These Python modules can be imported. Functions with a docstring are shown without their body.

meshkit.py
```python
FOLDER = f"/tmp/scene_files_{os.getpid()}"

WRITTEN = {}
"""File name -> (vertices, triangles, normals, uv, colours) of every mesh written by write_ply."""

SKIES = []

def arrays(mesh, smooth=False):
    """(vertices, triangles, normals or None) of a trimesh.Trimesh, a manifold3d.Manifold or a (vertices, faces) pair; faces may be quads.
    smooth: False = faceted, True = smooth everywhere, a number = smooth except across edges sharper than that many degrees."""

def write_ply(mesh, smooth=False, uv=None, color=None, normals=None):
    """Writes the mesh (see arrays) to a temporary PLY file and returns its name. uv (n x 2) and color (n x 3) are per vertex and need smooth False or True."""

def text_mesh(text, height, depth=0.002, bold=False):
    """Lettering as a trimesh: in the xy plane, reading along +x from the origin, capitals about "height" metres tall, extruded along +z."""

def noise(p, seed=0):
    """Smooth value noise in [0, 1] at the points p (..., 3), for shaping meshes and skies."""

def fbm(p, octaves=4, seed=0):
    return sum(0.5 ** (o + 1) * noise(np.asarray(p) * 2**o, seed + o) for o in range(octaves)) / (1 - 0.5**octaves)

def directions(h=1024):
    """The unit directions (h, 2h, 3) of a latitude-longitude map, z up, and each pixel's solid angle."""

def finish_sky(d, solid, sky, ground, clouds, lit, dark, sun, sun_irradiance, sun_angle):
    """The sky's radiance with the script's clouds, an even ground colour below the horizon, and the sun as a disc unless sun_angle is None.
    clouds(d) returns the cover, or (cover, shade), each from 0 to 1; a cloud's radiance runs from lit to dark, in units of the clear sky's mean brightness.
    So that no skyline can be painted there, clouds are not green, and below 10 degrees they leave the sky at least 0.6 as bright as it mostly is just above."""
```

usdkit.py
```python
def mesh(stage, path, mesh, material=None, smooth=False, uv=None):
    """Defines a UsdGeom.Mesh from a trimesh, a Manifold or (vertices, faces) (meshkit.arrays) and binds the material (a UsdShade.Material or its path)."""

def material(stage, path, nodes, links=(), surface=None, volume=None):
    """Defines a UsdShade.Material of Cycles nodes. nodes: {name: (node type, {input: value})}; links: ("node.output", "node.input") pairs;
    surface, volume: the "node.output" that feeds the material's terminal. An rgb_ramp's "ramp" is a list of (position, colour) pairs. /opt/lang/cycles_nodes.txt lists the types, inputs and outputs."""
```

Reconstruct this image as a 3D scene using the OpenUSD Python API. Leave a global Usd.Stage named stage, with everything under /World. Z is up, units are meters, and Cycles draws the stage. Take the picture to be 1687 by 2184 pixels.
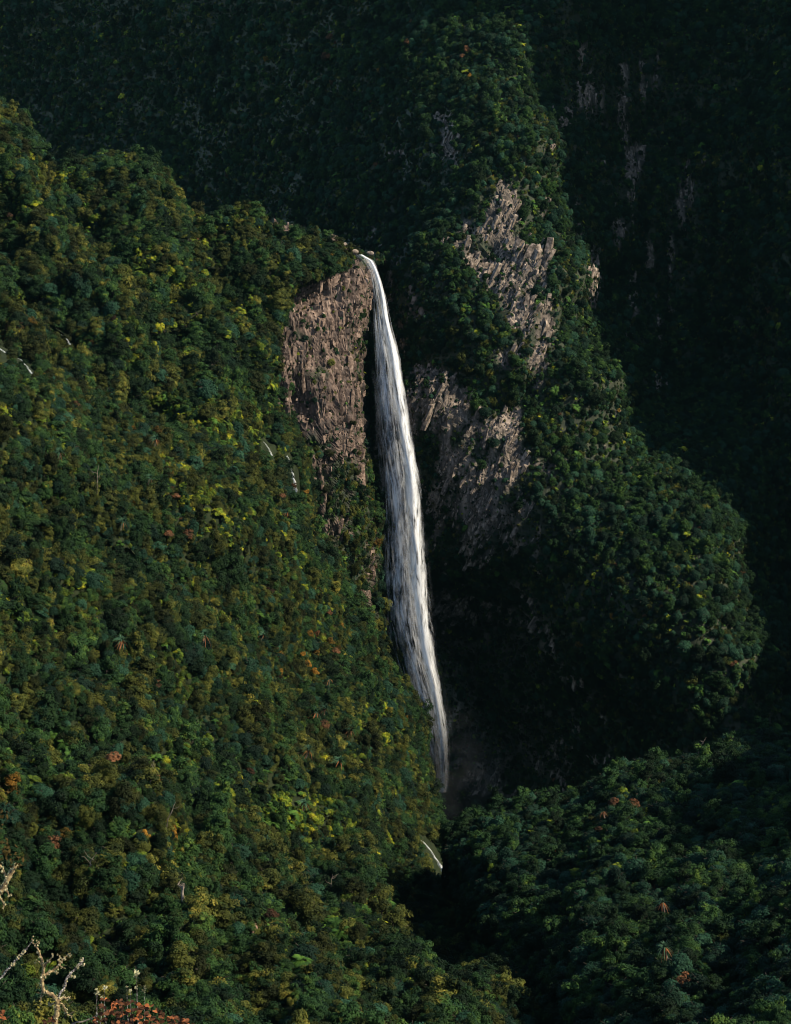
import math, numpy as np, trimesh, usdkit, meshkit
from pxr import Usd, UsdGeom, UsdLux, UsdShade, Gf, Sdf, Vt
from scipy.interpolate import PchipInterpolator, RBFInterpolator
from scipy.ndimage import minimum_filter, gaussian_filter

# ------------------------------------------------------------------ camera, sky, sun, exposure
stage = Usd.Stage.CreateInMemory()
UsdGeom.SetStageUpAxis(stage, UsdGeom.Tokens.z)
UsdGeom.SetStageMetersPerUnit(stage, 1.0)
W_ = UsdGeom.Xform.Define(stage, '/World')
stage.SetDefaultPrim(W_.GetPrim())
UsdGeom.Scope.Define(stage, '/World/Looks')
CAM, PITCH = np.array([0, 0, 300.0]), math.radians(-10.0)
TX = 0.1642
TY = TX * 1024 / 791
EXPOSURE = 1.0
HAZE = 0.0000035
SUN = np.array([0.72, -0.30, 0.60]); SUN /= np.linalg.norm(SUN)
SUN_INTENSITY, SKY_STRENGTH = 1.25, 0.118

cam = UsdGeom.Camera.Define(stage, '/World/camera')
cam.CreateFocalLengthAttr(18.0 / TX)
cam.CreateHorizontalApertureAttr(36.0)
cam.CreateVerticalApertureAttr(36.0 * 1024 / 791)
cam.CreateClippingRangeAttr((1.0, 20000.0))
cam.CreateExposureAttr(EXPOSURE)
RIGHT = np.array([1.0, 0, 0])
FWD = np.array([0, math.cos(PITCH), math.sin(PITCH)])
UP = np.array([0, -math.sin(PITCH), math.cos(PITCH)])
cam.AddTransformOp().Set(Gf.Matrix4d(*RIGHT, 0, *UP, 0, *(-FWD), 0, *CAM, 1))

usdkit.material(stage, '/World/Looks/sky_look', {
    's': ('sky_texture', dict(sky_type='single_scattering', sun_disc=False, sun_elevation=math.asin(SUN[2]), sun_rotation=math.atan2(SUN[0], SUN[1]), altitude=1000.0)),
    'b': ('background_shader', dict(strength=SKY_STRENGTH))}, [('s.color', 'b.color')], surface='b.background')
dome = UsdLux.DomeLight.Define(stage, '/World/sky')
UsdShade.MaterialBindingAPI.Apply(dome.GetPrim()).Bind(UsdShade.Material.Get(stage, '/World/Looks/sky_look'))
dome.GetPrim().SetCustomDataByKey('kind', 'structure')
sun = UsdLux.DistantLight.Define(stage, '/World/sun')
sun.CreateIntensityAttr(SUN_INTENSITY); sun.CreateAngleAttr(0.5); sun.CreateNormalizeAttr(True)
sun.CreateColorAttr(Gf.Vec3f(1.0, 0.88, 0.70))
_x = np.cross([0, 0, 1.0], SUN); _x /= np.linalg.norm(_x); _y = np.cross(SUN, _x)
sun.AddTransformOp().Set(Gf.Matrix4d(*_x, 0, *_y, 0, *SUN, 0, 0, 0, 1000, 1))


# ------------------------------------------------------------------ helpers
def at(px, py, D):
    """World point of a spot of the photograph (1687 x 2184 units) at the distance D along the view axis."""
    px, py, D = np.asarray(px, float), np.asarray(py, float), np.asarray(D, float)
    u = (px / 1687 * 2 - 1) * TX; v = (1 - py / 2184 * 2) * TY
    return CAM + D[..., None] * (u[..., None] * RIGHT + v[..., None] * UP + FWD)


def project(P):
    d = P - CAM
    D = d @ FWD
    Ds = np.maximum(D, 1e-3)
    return ((d @ RIGHT) / Ds / TX + 1) * 1687 / 2, (1 - (d @ UP) / Ds / TY) * 2184 / 2, D


used = {}


def path(name, parent=None):
    base = (str(parent.GetPath()) if parent is not None else '/World') + '/' + name
    k = used.get(base, 0); used[base] = k + 1
    return base if k == 0 else f'{base}_{k:03d}'


def tag(p, label=None, cat=None, group=None, kind=None):
    for k, v in (('label', label), ('category', cat), ('group', group), ('kind', kind)):
        if v:
            p.SetCustomDataByKey(k, v)
    return p


def obj(name, mesh, look, parent=None, smooth=False, uv=None, **kw):
    m = usdkit.mesh(stage, path(name, parent), mesh, '/World/Looks/' + look, smooth=smooth, uv=uv)
    return tag(m.GetPrim(), **kw)


def thing(name, loc=(0, 0, 0), **kw):
    x = UsdGeom.Xform.Define(stage, path(name)); x.AddTranslateOp().Set(Gf.Vec3d(*map(float, loc)))
    return tag(x.GetPrim(), **kw)


def fbm(P, scale, octaves=3, seed=0):
    return meshkit.fbm(np.asarray(P) / scale, octaves, seed) - 0.5


def smooth01(x, a, b):
    t = np.clip((x - a) / (b - a), 0, 1)
    return t * t * (3 - 2 * t)


def grid_faces(nv, nu):
    i = np.arange((nv - 1) * (nu - 1)); r, c = i // (nu - 1), i % (nu - 1)
    a = r * nu + c
    q = np.stack([a, a + 1, a + nu + 1, a + nu], 1)
    return np.vstack([q[:, [0, 1, 2]], q[:, [0, 2, 3]]])


def grid_normals(V):
    du = np.gradient(V, axis=1); dv = np.gradient(V, axis=0)
    n = np.cross(du, dv); n /= np.maximum(np.linalg.norm(n, axis=-1, keepdims=True), 1e-9)
    to_cam = CAM - V
    if (n * to_cam).sum(-1).mean() < 0:
        n = -n
    return n


def net(rows, nv, nu):
    """A smooth sheet through rows of (px, py, D) points: a grid of world points."""
    R = []
    s = np.linspace(0, 1, nu)
    for row in rows:
        row = np.array(row, float)
        t = np.concatenate([[0], np.cumsum(np.hypot(*np.diff(row[:, :2], axis=0).T))]); t /= t[-1]
        R.append(PchipInterpolator(t, at(row[:, 0], row[:, 1], row[:, 2]))(s))
    R = np.array(R)
    step = np.linalg.norm(np.diff(R, axis=0), axis=-1).mean(1)
    t = np.concatenate([[0], np.cumsum(step)]); t /= t[-1]
    return PchipInterpolator(t, R)(np.linspace(0, 1, nv))


def tube(points, radii, sides=7, seed=0, rough=0.12, caps=True):
    P = np.asarray(points, float); r = np.broadcast_to(np.asarray(radii, float), len(P))
    T = np.gradient(P, axis=0); T /= np.maximum(np.linalg.norm(T, axis=1, keepdims=True), 1e-9)
    ref = np.array([0.31, 0.87, 0.38])
    A = np.cross(T, ref); A /= np.linalg.norm(A, axis=1, keepdims=True); B = np.cross(T, A)
    rg = np.random.default_rng(seed)
    th = np.linspace(0, 2 * np.pi, sides, endpoint=False)
    k = 1 + rough * rg.uniform(-1, 1, (len(P), sides))
    V = P[:, None] + (r[:, None] * k)[..., None] * (np.cos(th)[None, :, None] * A[:, None] + np.sin(th)[None, :, None] * B[:, None])
    F = []
    for i in range(len(P) - 1):
        for j in range(sides):
            a, b = i * sides + j, i * sides + (j + 1) % sides
            F += [[a, b, b + sides], [a, b + sides, a + sides]]
    V = V.reshape(-1, 3)
    if caps:
        n = len(V); V = np.vstack([V, P[:1], P[-1:]])
        for j in range(sides):
            F += [[n, (j + 1) % sides, j], [n + 1, n - sides + j, n - sides + (j + 1) % sides]]
    return V, np.array(F)


def join(parts):
    V, F, n = [], [], 0
    for v, f in parts:
        V.append(v); F.append(np.asarray(f) + n); n += len(v)
    return np.vstack(V), np.vstack(F)


# ------------------------------------------------------------------ materials
def leaf_look(name, ramp, patch=0.5, trans=0.24, val=(0.45, 1.6)):
    """Foliage: each leaf takes a colour of the ramp by its own random number, shifted per plant and by patchy noise; the wide spread also paints sunlit highlights and dark gaps."""
    usdkit.material(stage, '/World/Looks/' + name, {
        'g': ('geometry', {}), 'o': ('object_info', {}),
        'n': ('noise_texture', dict(scale=0.03, detail=3.0)), 'n3': ('noise_texture', dict(scale=0.55, detail=2.5)),
        'a': ('math', dict(math_type='multiply_add', value2=0.5, value3=-0.82)), 'e': ('math', dict(math_type='multiply_add', value2=1.55)),
        'b': ('math', dict(math_type='multiply_add', value2=0.35)),
        'c': ('math', dict(math_type='multiply_add', value2=patch)),
        'd': ('math', dict(math_type='subtract', value2=patch * 0.45)),
        'r': ('rgb_ramp', dict(ramp=ramp)),
        'v': ('map_range', dict(from_min=0.0, from_max=1.0, to_min=val[0], to_max=val[1])),
        'h': ('hsv', dict(hue=0.5, saturation=1.0, fac=1.0)),
        'p': ('principled_bsdf', dict(roughness=0.7, specular_ior_level=0.10)),
        't': ('translucent_bsdf', {}), 'm': ('mix_closure', dict(fac=trans))},
        [('g.position', 'n.vector'), ('g.random_per_island', 'a.value1'), ('o.random', 'b.value1'), ('g.position', 'n3.vector'), ('n3.fac', 'e.value1'), ('a.value', 'e.value3'), ('e.value', 'b.value3'),
         ('n.fac', 'c.value1'), ('b.value', 'c.value3'), ('c.value', 'd.value1'), ('d.value', 'r.fac'), ('o.random', 'v.value'), ('v.result', 'h.value'),
         ('r.color', 'h.color'), ('h.color', 'p.base_color'), ('h.color', 't.color'), ('p.BSDF', 'm.closure1'), ('t.BSDF', 'm.closure2')],
        surface='m.closure')


leaf_look('dark_leaf', [(0, (.006, .019, .007)), (.38, (.015, .037, .009)), (.58, (.038, .068, .012)), (.76, (.11, .115, .015)), (1, (.27, .22, .022))])
leaf_look('cool_leaf', [(0, (.007, .025, .014)), (.5, (.016, .046, .024)), (.8, (.050, .085, .034)), (1, (.12, .14, .048))])
leaf_look('yellow_leaf', [(0, (.03, .06, .010)), (.28, (.08, .11, .010)), (.52, (.18, .175, .012)), (1, (.34, .27, .018))])
leaf_look('olive_leaf', [(0, (.016, .024, .006)), (.40, (.050, .056, .010)), (.66, (.135, .115, .020)), (1, (.32, .20, .045))])
leaf_look('rust_leaf', [(0, (.035, .022, .012)), (.5, (.11, .05, .022)), (1, (.22, .095, .035))])
leaf_look('orange_leaf', [(0, (.07, .05, .010)), (.5, (.20, .095, .012)), (1, (.38, .16, .018))])
leaf_look('fern_leaf', [(0, (.018, .048, .010)), (.5, (.045, .095, .014)), (1, (.11, .15, .02))])
leaf_look('blade_leaf', [(0, (.018, .05, .028)), (.6, (.045, .085, .045)), (1, (.09, .13, .06))])
leaf_look('dead_blade', [(0, (.09, .04, .02)), (.5, (.20, .085, .032)), (1, (.34, .17, .075))])
leaf_look('red_leaf', [(0, (.06, .026, .012)), (.3, (.20, .062, .02)), (.6, (.38, .135, .04)), (.85, (.42, .22, .06)), (1, (.22, .24, .05))], patch=0.1, trans=0.2)
leaf_look('bud_petal', [(0, (.24, .23, .12)), (1, (.42, .40, .27))], trans=0.2)


def bark_look(name, c0, c1, c2, scale):
    usdkit.material(stage, '/World/Looks/' + name, {
        'g': ('geometry', {}), 'n': ('noise_texture', dict(scale=scale, detail=5.0, roughness=0.65)),
        'r': ('rgb_ramp', dict(ramp=[(0.3, c0), (0.5, c1), (0.68, c2)])), 'b': ('bump', dict(strength=0.8, distance=0.02)),
        'p': ('principled_bsdf', dict(roughness=0.9, specular_ior_level=0.2))},
        [('g.position', 'n.vector'), ('n.fac', 'r.fac'), ('r.color', 'p.base_color'), ('n.fac', 'b.height'), ('b.normal', 'p.normal')], surface='p.BSDF')


bark_look('trunk_bark', (.012, .010, .008), (.03, .024, .018), (.06, .05, .038), 3.0)
bark_look('pale_bark', (.06, .05, .04), (.13, .11, .085), (.22, .19, .155), 1.5)
bark_look('lichen_bark', (.025, .018, .012), (.14, .10, .05), (.33, .26, .125), 11.0)
bark_look('dark_bark', (.015, .013, .012), (.03, .026, .024), (.42, .40, .36), 26.0)
bark_look('lichen_tuft', (.12, .10, .05), (.30, .26, .13), (.52, .48, .34), 30.0)


def rock_look(name, cols, soil, tilt=0.0):
    """Cliff rock in the places where the mesh says bare rock (primvar rock), earth and moss elsewhere; the gorge recess takes that dark colour for its shade."""
    usdkit.material(stage, '/World/Looks/' + name, {
        'g': ('geometry', {}), 'm1': ('mapping', dict(scale=(0.35, 0.35, 0.05), rotation=(0, tilt, 0))),
        'n1': ('noise_texture', dict(scale=1.0, detail=7.0, roughness=0.7)),
        'm2': ('mapping', dict(scale=(.13, .13, .016))), 'n2': ('noise_texture', dict(scale=1.0, detail=4.0)),
        'mm': ('math', dict(math_type='multiply_add', value2=0.75)), 'mo': ('math', dict(math_type='subtract', value2=0.39)),
        'r': ('rgb_ramp', dict(ramp=cols)), 'a': ('attribute', dict(attribute='rock')),
        'ns': ('noise_texture', dict(scale=0.5, detail=4.0)), 'rs': ('rgb_ramp', dict(ramp=soil)),
        'x': ('mix', dict(mix_type='mix')), 'b': ('bump', dict(strength=0.9, distance=0.6)),
        'p': ('principled_bsdf', dict(roughness=0.8, specular_ior_level=0.3))},
        [('g.position', 'm1.vector'), ('m1.vector', 'n1.vector'), ('g.position', 'm2.vector'), ('m2.vector', 'n2.vector'), ('g.position', 'ns.vector'),
         ('n2.fac', 'mm.value1'), ('n1.fac', 'mm.value3'), ('mm.value', 'mo.value1'), ('mo.value', 'r.fac'), ('ns.fac', 'rs.fac'),
         ('a.fac', 'x.fac'), ('rs.color', 'x.color1'), ('r.color', 'x.color2'), ('x.color', 'p.base_color'), ('n1.fac', 'b.height'), ('b.normal', 'p.normal')],
        surface='p.BSDF')


SOIL = [(0.3, (.006, .010, .004)), (0.55, (.014, .020, .008)), (0.75, (.03, .03, .014))]
WARM = [(0.32, (.010, .008, .007)), (0.48, (.052, .036, .028)), (0.60, (.115, .080, .060)), (0.78, (.24, .18, .14))]
GREY = [(0.30, (.012, .011, .009)), (0.45, (.050, .042, .033)), (0.57, (.125, .10, .078)), (0.74, (.31, .245, .19))]
rock_look('warm_rock', WARM, SOIL)
rock_look('grey_rock', GREY, SOIL, tilt=0.35)
bark_look('slab_warm', WARM[0][1], WARM[2][1], WARM[3][1], 0.6)
bark_look('slab_grey', GREY[0][1], GREY[2][1], GREY[3][1], 0.6)
usdkit.material(stage, '/World/Looks/hill_soil', {
    'g': ('geometry', {}), 'n': ('noise_texture', dict(scale=0.25, detail=6.0, roughness=0.7)), 'r': ('rgb_ramp', dict(ramp=SOIL)),
    'p': ('principled_bsdf', dict(roughness=0.95, specular_ior_level=0.1))}, [('g.position', 'n.vector'), ('n.fac', 'r.fac'), ('r.color', 'p.base_color')], surface='p.BSDF')
usdkit.material(stage, '/World/Looks/bare_earth', {
    'g': ('geometry', {}), 'n': ('noise_texture', dict(scale=0.8, detail=5.0)), 'r': ('rgb_ramp', dict(ramp=[(.3, (.09, .05, .03)), (.7, (.22, .13, .09))])),
    'p': ('principled_bsdf', dict(roughness=0.95))}, [('g.position', 'n.vector'), ('n.fac', 'r.fac'), ('r.color', 'p.base_color')], surface='p.BSDF')


def water_look(name, low, high, sx, sy, seed, edge=0.25, most=1.0, thin=0.6):
    """Falling water: white strands where the streaky noise is high, clear between them, fading to spray at both rims (st.x across, st.y along, metres)."""
    usdkit.material(stage, '/World/Looks/' + name, {
        'u': ('uvmap', dict(attribute='st')), 's': ('separate_xyz', {}),
        'm': ('mapping', dict(scale=(sx, sy, 1), location=(seed, seed * 1.7, 0))),
        'n': ('noise_texture', dict(scale=1.0, detail=7.0, roughness=0.68, distortion=0.45)),
        'm2': ('mapping', dict(scale=(sx * 3.6, sy * 2.6, 1), location=(seed * 3, 5, 0))), 'n2': ('noise_texture', dict(scale=1.0, detail=4.0)),
        'nm': ('math', dict(math_type='multiply_add', value2=0.6)), 'no': ('math', dict(math_type='subtract', value2=0.3)),
        'a': ('map_range', dict(from_min=low, from_max=high, to_min=0.0, to_max=most, clamp=True)),
        'e1': ('map_range', dict(range_type='smoothstep', from_min=0.0, from_max=edge, to_min=0.0, to_max=1.0)),
        'e2': ('map_range', dict(range_type='smoothstep', from_min=1.0, from_max=1.0 - edge, to_min=0.0, to_max=1.0)),
        'y': ('map_range', dict(from_min=0.0, from_max=190.0, to_min=1.0, to_max=thin, clamp=True)), 'f2': ('math', dict(math_type='multiply')), 'y2': ('map_range', dict(range_type='smoothstep', from_min=150.0, from_max=203.0, to_min=1.0, to_max=0.06)), 'f3': ('math', dict(math_type='multiply')),
        'ea': ('math', dict(math_type='multiply_add', value2=1.1)), 'eb': ('math', dict(math_type='subtract', value2=.55)),
        'f': ('math', dict(math_type='multiply')), 'k': ('math', dict(math_type='multiply', use_clamp=True)),
        'd': ('diffuse_bsdf', dict(color=(.90, .92, .92))), 't': ('translucent_bsdf', dict(color=(.70, .76, .78))), 'w': ('mix_closure', dict(fac=0.4)),
        'z': ('transparent_bsdf', {}), 'x': ('mix_closure', {})},
        [('u.UV', 's.vector'), ('u.UV', 'm.vector'), ('m.vector', 'n.vector'), ('u.UV', 'm2.vector'), ('m2.vector', 'n2.vector'),
         ('n2.fac', 'nm.value1'), ('n.fac', 'nm.value3'), ('nm.value', 'no.value1'), ('no.value', 'a.value'), ('n.fac', 'ea.value1'), ('s.x', 'ea.value3'), ('ea.value', 'eb.value1'), ('eb.value', 'e1.value'), ('eb.value', 'e2.value'),
         ('e1.result', 'f.value1'), ('e2.result', 'f.value2'), ('s.y', 'y.value'), ('f.value', 'f2.value1'), ('y.result', 'f2.value2'), ('s.y', 'y2.value'), ('f2.value', 'f3.value1'), ('y2.result', 'f3.value2'), ('f3.value', 'k.value1'), ('a.result', 'k.value2'),
         ('d.BSDF', 'w.closure1'), ('t.BSDF', 'w.closure2'), ('k.value', 'x.fac'), ('z.BSDF', 'x.closure1'), ('w.closure', 'x.closure2')], surface='x.closure')


water_look('fall_core', 0.29, 0.50, 3.0, 0.060, 3.1, edge=0.38, most=1.0, thin=.85)
water_look('fall_side', 0.42, 0.64, 3.8, 0.062, 6.1, edge=0.42, most=.52, thin=1.0)
water_look('fall_veil', 0.50, 0.74, 4.0, 0.05, 8.7, edge=0.5, most=0.30)
water_look('fall_mist', 0.46, 0.80, 2.0, 0.03, 1.7, edge=0.5, most=0.25, thin=1.1)
water_look('stream_water', 0.34, 0.56, 3.0, 0.30, 5.3, edge=0.35, most=.8, thin=1.0)

# ------------------------------------------------------------------ the terrain
SHEETS = {}


def folds(V, lines):
    """How far each point sinks into the gullies drawn by the lines (px, py), each with a width and a depth in metres."""
    px, py, D = project(V); out = np.zeros(px.shape)
    wob = 16 * fbm(V.reshape(-1, 3), 30, 2, 99).reshape(px.shape)
    for pts, w, dep in lines:
        w, dep = w * 2.9, dep * 1.7
        q = np.array(pts, float); d = np.full(px.shape, 1e9)
        for a, b in zip(q[:-1], q[1:]):
            ab = b - a; t = np.clip(((px - a[0]) * ab[0] + (py - a[1]) * ab[1]) / (ab @ ab), 0, 1)
            d = np.minimum(d, np.hypot(px - a[0] - t * ab[0], py - a[1] - t * ab[1]))
        out = np.maximum(out, dep * np.exp(-((d + wob) / w) ** 2))
    return out


def sheet(name, V, look, nlump=(3.0, 1.0), rock=None, seed=0, smooth=True, gullies=(), **kw):
    N = grid_normals(V)
    flat = V.reshape(-1, 3)
    d = nlump[0] * 2 * fbm(flat, 42, 3, seed) + nlump[1] * 2 * fbm(flat, 13, 3, seed + 5)
    face = np.abs((N * (CAM - V)).sum(-1)) / np.linalg.norm(CAM - V, axis=-1)
    damp = gaussian_filter(.12 + .88 * smooth01(face, .10, .55), 5.0) if rock is None else 1.0
    V = V + N * (d.reshape(V.shape[:2]) * damp)[..., None]
    if gullies:
        V = V - grid_normals(V) * folds(V, gullies)[..., None]
    rk = None
    if rock is not None:
        rk, rd = rock(V)
        V = V + N * rd[..., None]
    N = grid_normals(V)
    where = path(name); name = where.rpartition('/')[2]
    SHEETS[name] = dict(V=V, N=N, rock=rk)
    p = usdkit.mesh(stage, where, (V.reshape(-1, 3), grid_faces(*V.shape[:2])), '/World/Looks/' + look, smooth=smooth)
    if rk is not None:
        UsdGeom.PrimvarsAPI(p).CreatePrimvar('rock', Sdf.ValueTypeNames.FloatArray, 'vertex').Set(Vt.FloatArray.FromNumpy(rk.ravel().astype(np.float32)))
    SHEETS[name]['prim'] = p.GetPrim()
    return tag(p.GetPrim(), kind='structure', **kw)


# the far amphitheatre wall: depth given at scattered spots, smooth between
WALL = [(-350, -250, 1550), (0, -250, 1435), (400, -250, 1325), (750, -250, 1200), (1000, -250, 1210), (1250, -250, 1190), (1500, -250, 1230), (2000, -250, 1200),
        (-350, 0, 1530), (0, 0, 1420), (400, 0, 1305), (750, 0, 1180), (950, 0, 1120), (1150, 0, 1090), (1240, 0, 1110), (1330, 0, 1200), (1500, 0, 1190), (1687, 0, 1150), (2000, 0, 1060),
        (-350, 300, 1510), (0, 300, 1400), (400, 300, 1285), (700, 300, 1155), (900, 300, 1060), (1050, 300, 1030), (1150, 300, 1020), (1200, 300, 1035), (1270, 300, 1130), (1400, 300, 1170), (1550, 300, 1140), (1687, 300, 1090), (2000, 300, 1010),
        (-350, 600, 1470), (200, 600, 1300), (600, 600, 1170), (780, 580, 1060), (900, 580, 1003), (1030, 580, 993), (1110, 580, 987), (1200, 560, 985), (1262, 600, 1000), (1300, 600, 1115), (1420, 600, 1160), (1560, 600, 1130), (1687, 600, 1070), (2000, 600, 990),
        (600, 900, 1090), (780, 880, 1030), (900, 850, 970), (1020, 860, 964), (1150, 860, 961), (1290, 800, 965), (1312, 810, 985), (1345, 780, 1090), (1450, 850, 1120), (1600, 880, 1080), (1687, 850, 1050), (2000, 850, 970),
        (1330, 900, 1000), (1420, 930, 1010), (1520, 960, 1000), (1600, 1000, 1010),
        (600, 1200, 1080), (800, 1200, 1055), (900, 1180, 980), (1000, 1170, 962), (1100, 1150, 952), (1250, 1150, 925), (1400, 1150, 915), (1530, 1100, 922), (1578, 1150, 940), (1640, 1130, 1040), (1687, 1180, 1040), (2000, 1150, 960), (1615, 1270, 930), (1665, 1280, 1010),
        (850, 1400, 1070), (950, 1380, 1060), (1030, 1350, 1040), (1080, 1330, 990), (1150, 1380, 955), (1300, 1400, 915), (1450, 1380, 900), (1570, 1380, 900), (1640, 1400, 910), (1690, 1400, 960), (2000, 1400, 930),
        (900, 1560, 1075), (1000, 1560, 1075), (1110, 1560, 1060), (1200, 1560, 1000), (1300, 1560, 960), (1450, 1560, 905), (1600, 1560, 890), (1687, 1560, 910), (2000, 1560, 900),
        (850, 1720, 1060), (1000, 1720, 1065), (1150, 1720, 1055), (1300, 1720, 990), (1450, 1720, 900), (1600, 1720, 860), (2000, 1720, 840),
        (850, 1900, 1030), (1100, 1900, 1020), (1400, 1900, 900), (2000, 1900, 800), (-350, 1200, 1060), (200, 1200, 1060), (-350, 1900, 1000), (300, 1900, 1000), (-350, 900, 1100), (200, 900, 1100)]
_w = np.array(WALL, float)
_nu, _nv = 470, 430
_gx, _gy = np.meshgrid(np.linspace(-330, 1990, _nu), np.linspace(-240, 1890, _nv))
_D = RBFInterpolator(_w[:, :2] / 100, _w[:, 2], kernel='linear', smoothing=0.0)(np.stack([_gx.ravel(), _gy.ravel()], 1) / 100).reshape(_nv, _nu)
_D = gaussian_filter(_D, 2.0)

# bare rock on the wall: (px, py, half width, half height, slant, strength)
ROCKS = [(1085, 430, 26, 50, -.25, 1.1), (1075, 500, 38, 70, -.25, 1.2), (1050, 590, 32, 55, -.7, 1.1), (1110, 560, 40, 70, .1, 1.1), (1152, 545, 18, 65, 0, 1.0), (1115, 650, 22, 55, .1, .9),
         (1150, 760, 18, 100, .2, .95), (1100, 745, 14, 28, 0, .8), (1078, 765, 16, 20, 0, .9), (1040, 740, 18, 12, 0, .8), (910, 810, 40, 45, -.7, .95), (960, 850, 45, 60, -.5, 1.1), (925, 890, 30, 45, -.4, 1.1), (990, 900, 40, 60, -.3, .9),
         (1080, 930, 60, 90, 0, .66), (960, 1000, 60, 90, -.3, .72), (1040, 1060, 90, 110, .1, .8), (1000, 1120, 60, 80, 0, .78), (1100, 1150, 60, 70, .2, .66), (1030, 1190, 50, 40, .3, .66), (1165, 1000, 16, 60, .5, .6), (920, 1050, 35, 160, 0, .55),
         (945, 250, 18, 18, 0, .75), (950, 305, 20, 25, -.3, .9), (968, 350, 9, 40, -.25, .75), (848, 310, 10, 60, -.15, .6), (832, 350, 8, 50, -.1, .45), (848, 520, 14, 22, 0, .6), (925, 570, 10, 40, .35, .7), (1000, 490, 16, 22, -.3, .6), (900, 565, 30, 30, 0, .4), (825, 580, 24, 45, 0, .6),
         (1243, 110, 9, 30, 0, .95), (1235, 180, 12, 60, 0, .75), (1205, 280, 22, 70, 0, .6), (1175, 330, 10, 70, 0, .6), (1255, 230, 8, 110, 0, .75), (1290, 270, 7, 120, 0, .7), (1330, 200, 8, 90, 0, .75), (1368, 190, 6, 70, 0, .7), (1395, 170, 8, 55, 0, .8), (1310, 440, 7, 90, 0, .7), (1385, 520, 5, 90, 0, .65), (1430, 600, 6, 110, 0, .65), (1485, 640, 5, 90, 0, .6), (1345, 620, 6, 150, 0, .65), (1400, 750, 6, 100, 0, .6), (1540, 560, 5, 90, 0, .55), (1275, 620, 6, 120, 0, .6), (1345, 370, 18, 55, 0, .85), (1345, 410, 10, 22, 0, .9), (1360, 330, 12, 30, 0, .6),
         (1455, 410, 10, 50, .1, .7), (1475, 420, 7, 40, .1, .6), (1320, 480, 14, 80, 0, .55), (1262, 600, 8, 70, 0, .8), (1225, 480, 14, 80, .1, .55), (1165, 460, 10, 50, 0, .6), 
         (1320, 880, 22, 8, .0, .6), (1190, 850, 8, 20, 0, .5), (1160, 720, 14, 40, 0, .7),
         (1050, 1480, 150, 260, 0, .75), (960, 1380, 90, 220, 0, .7), (830, 1000, 70, 460, 0, .62), (1150, 1620, 110, 110, 0, .6)]


def blob(px, py, spots):
    m = np.zeros(px.shape)
    for x, y, a, b in spots:
        m = np.maximum(m, np.exp(-((px - x) / a) ** 2 - ((py - y) / b) ** 2))
    return m


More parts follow.
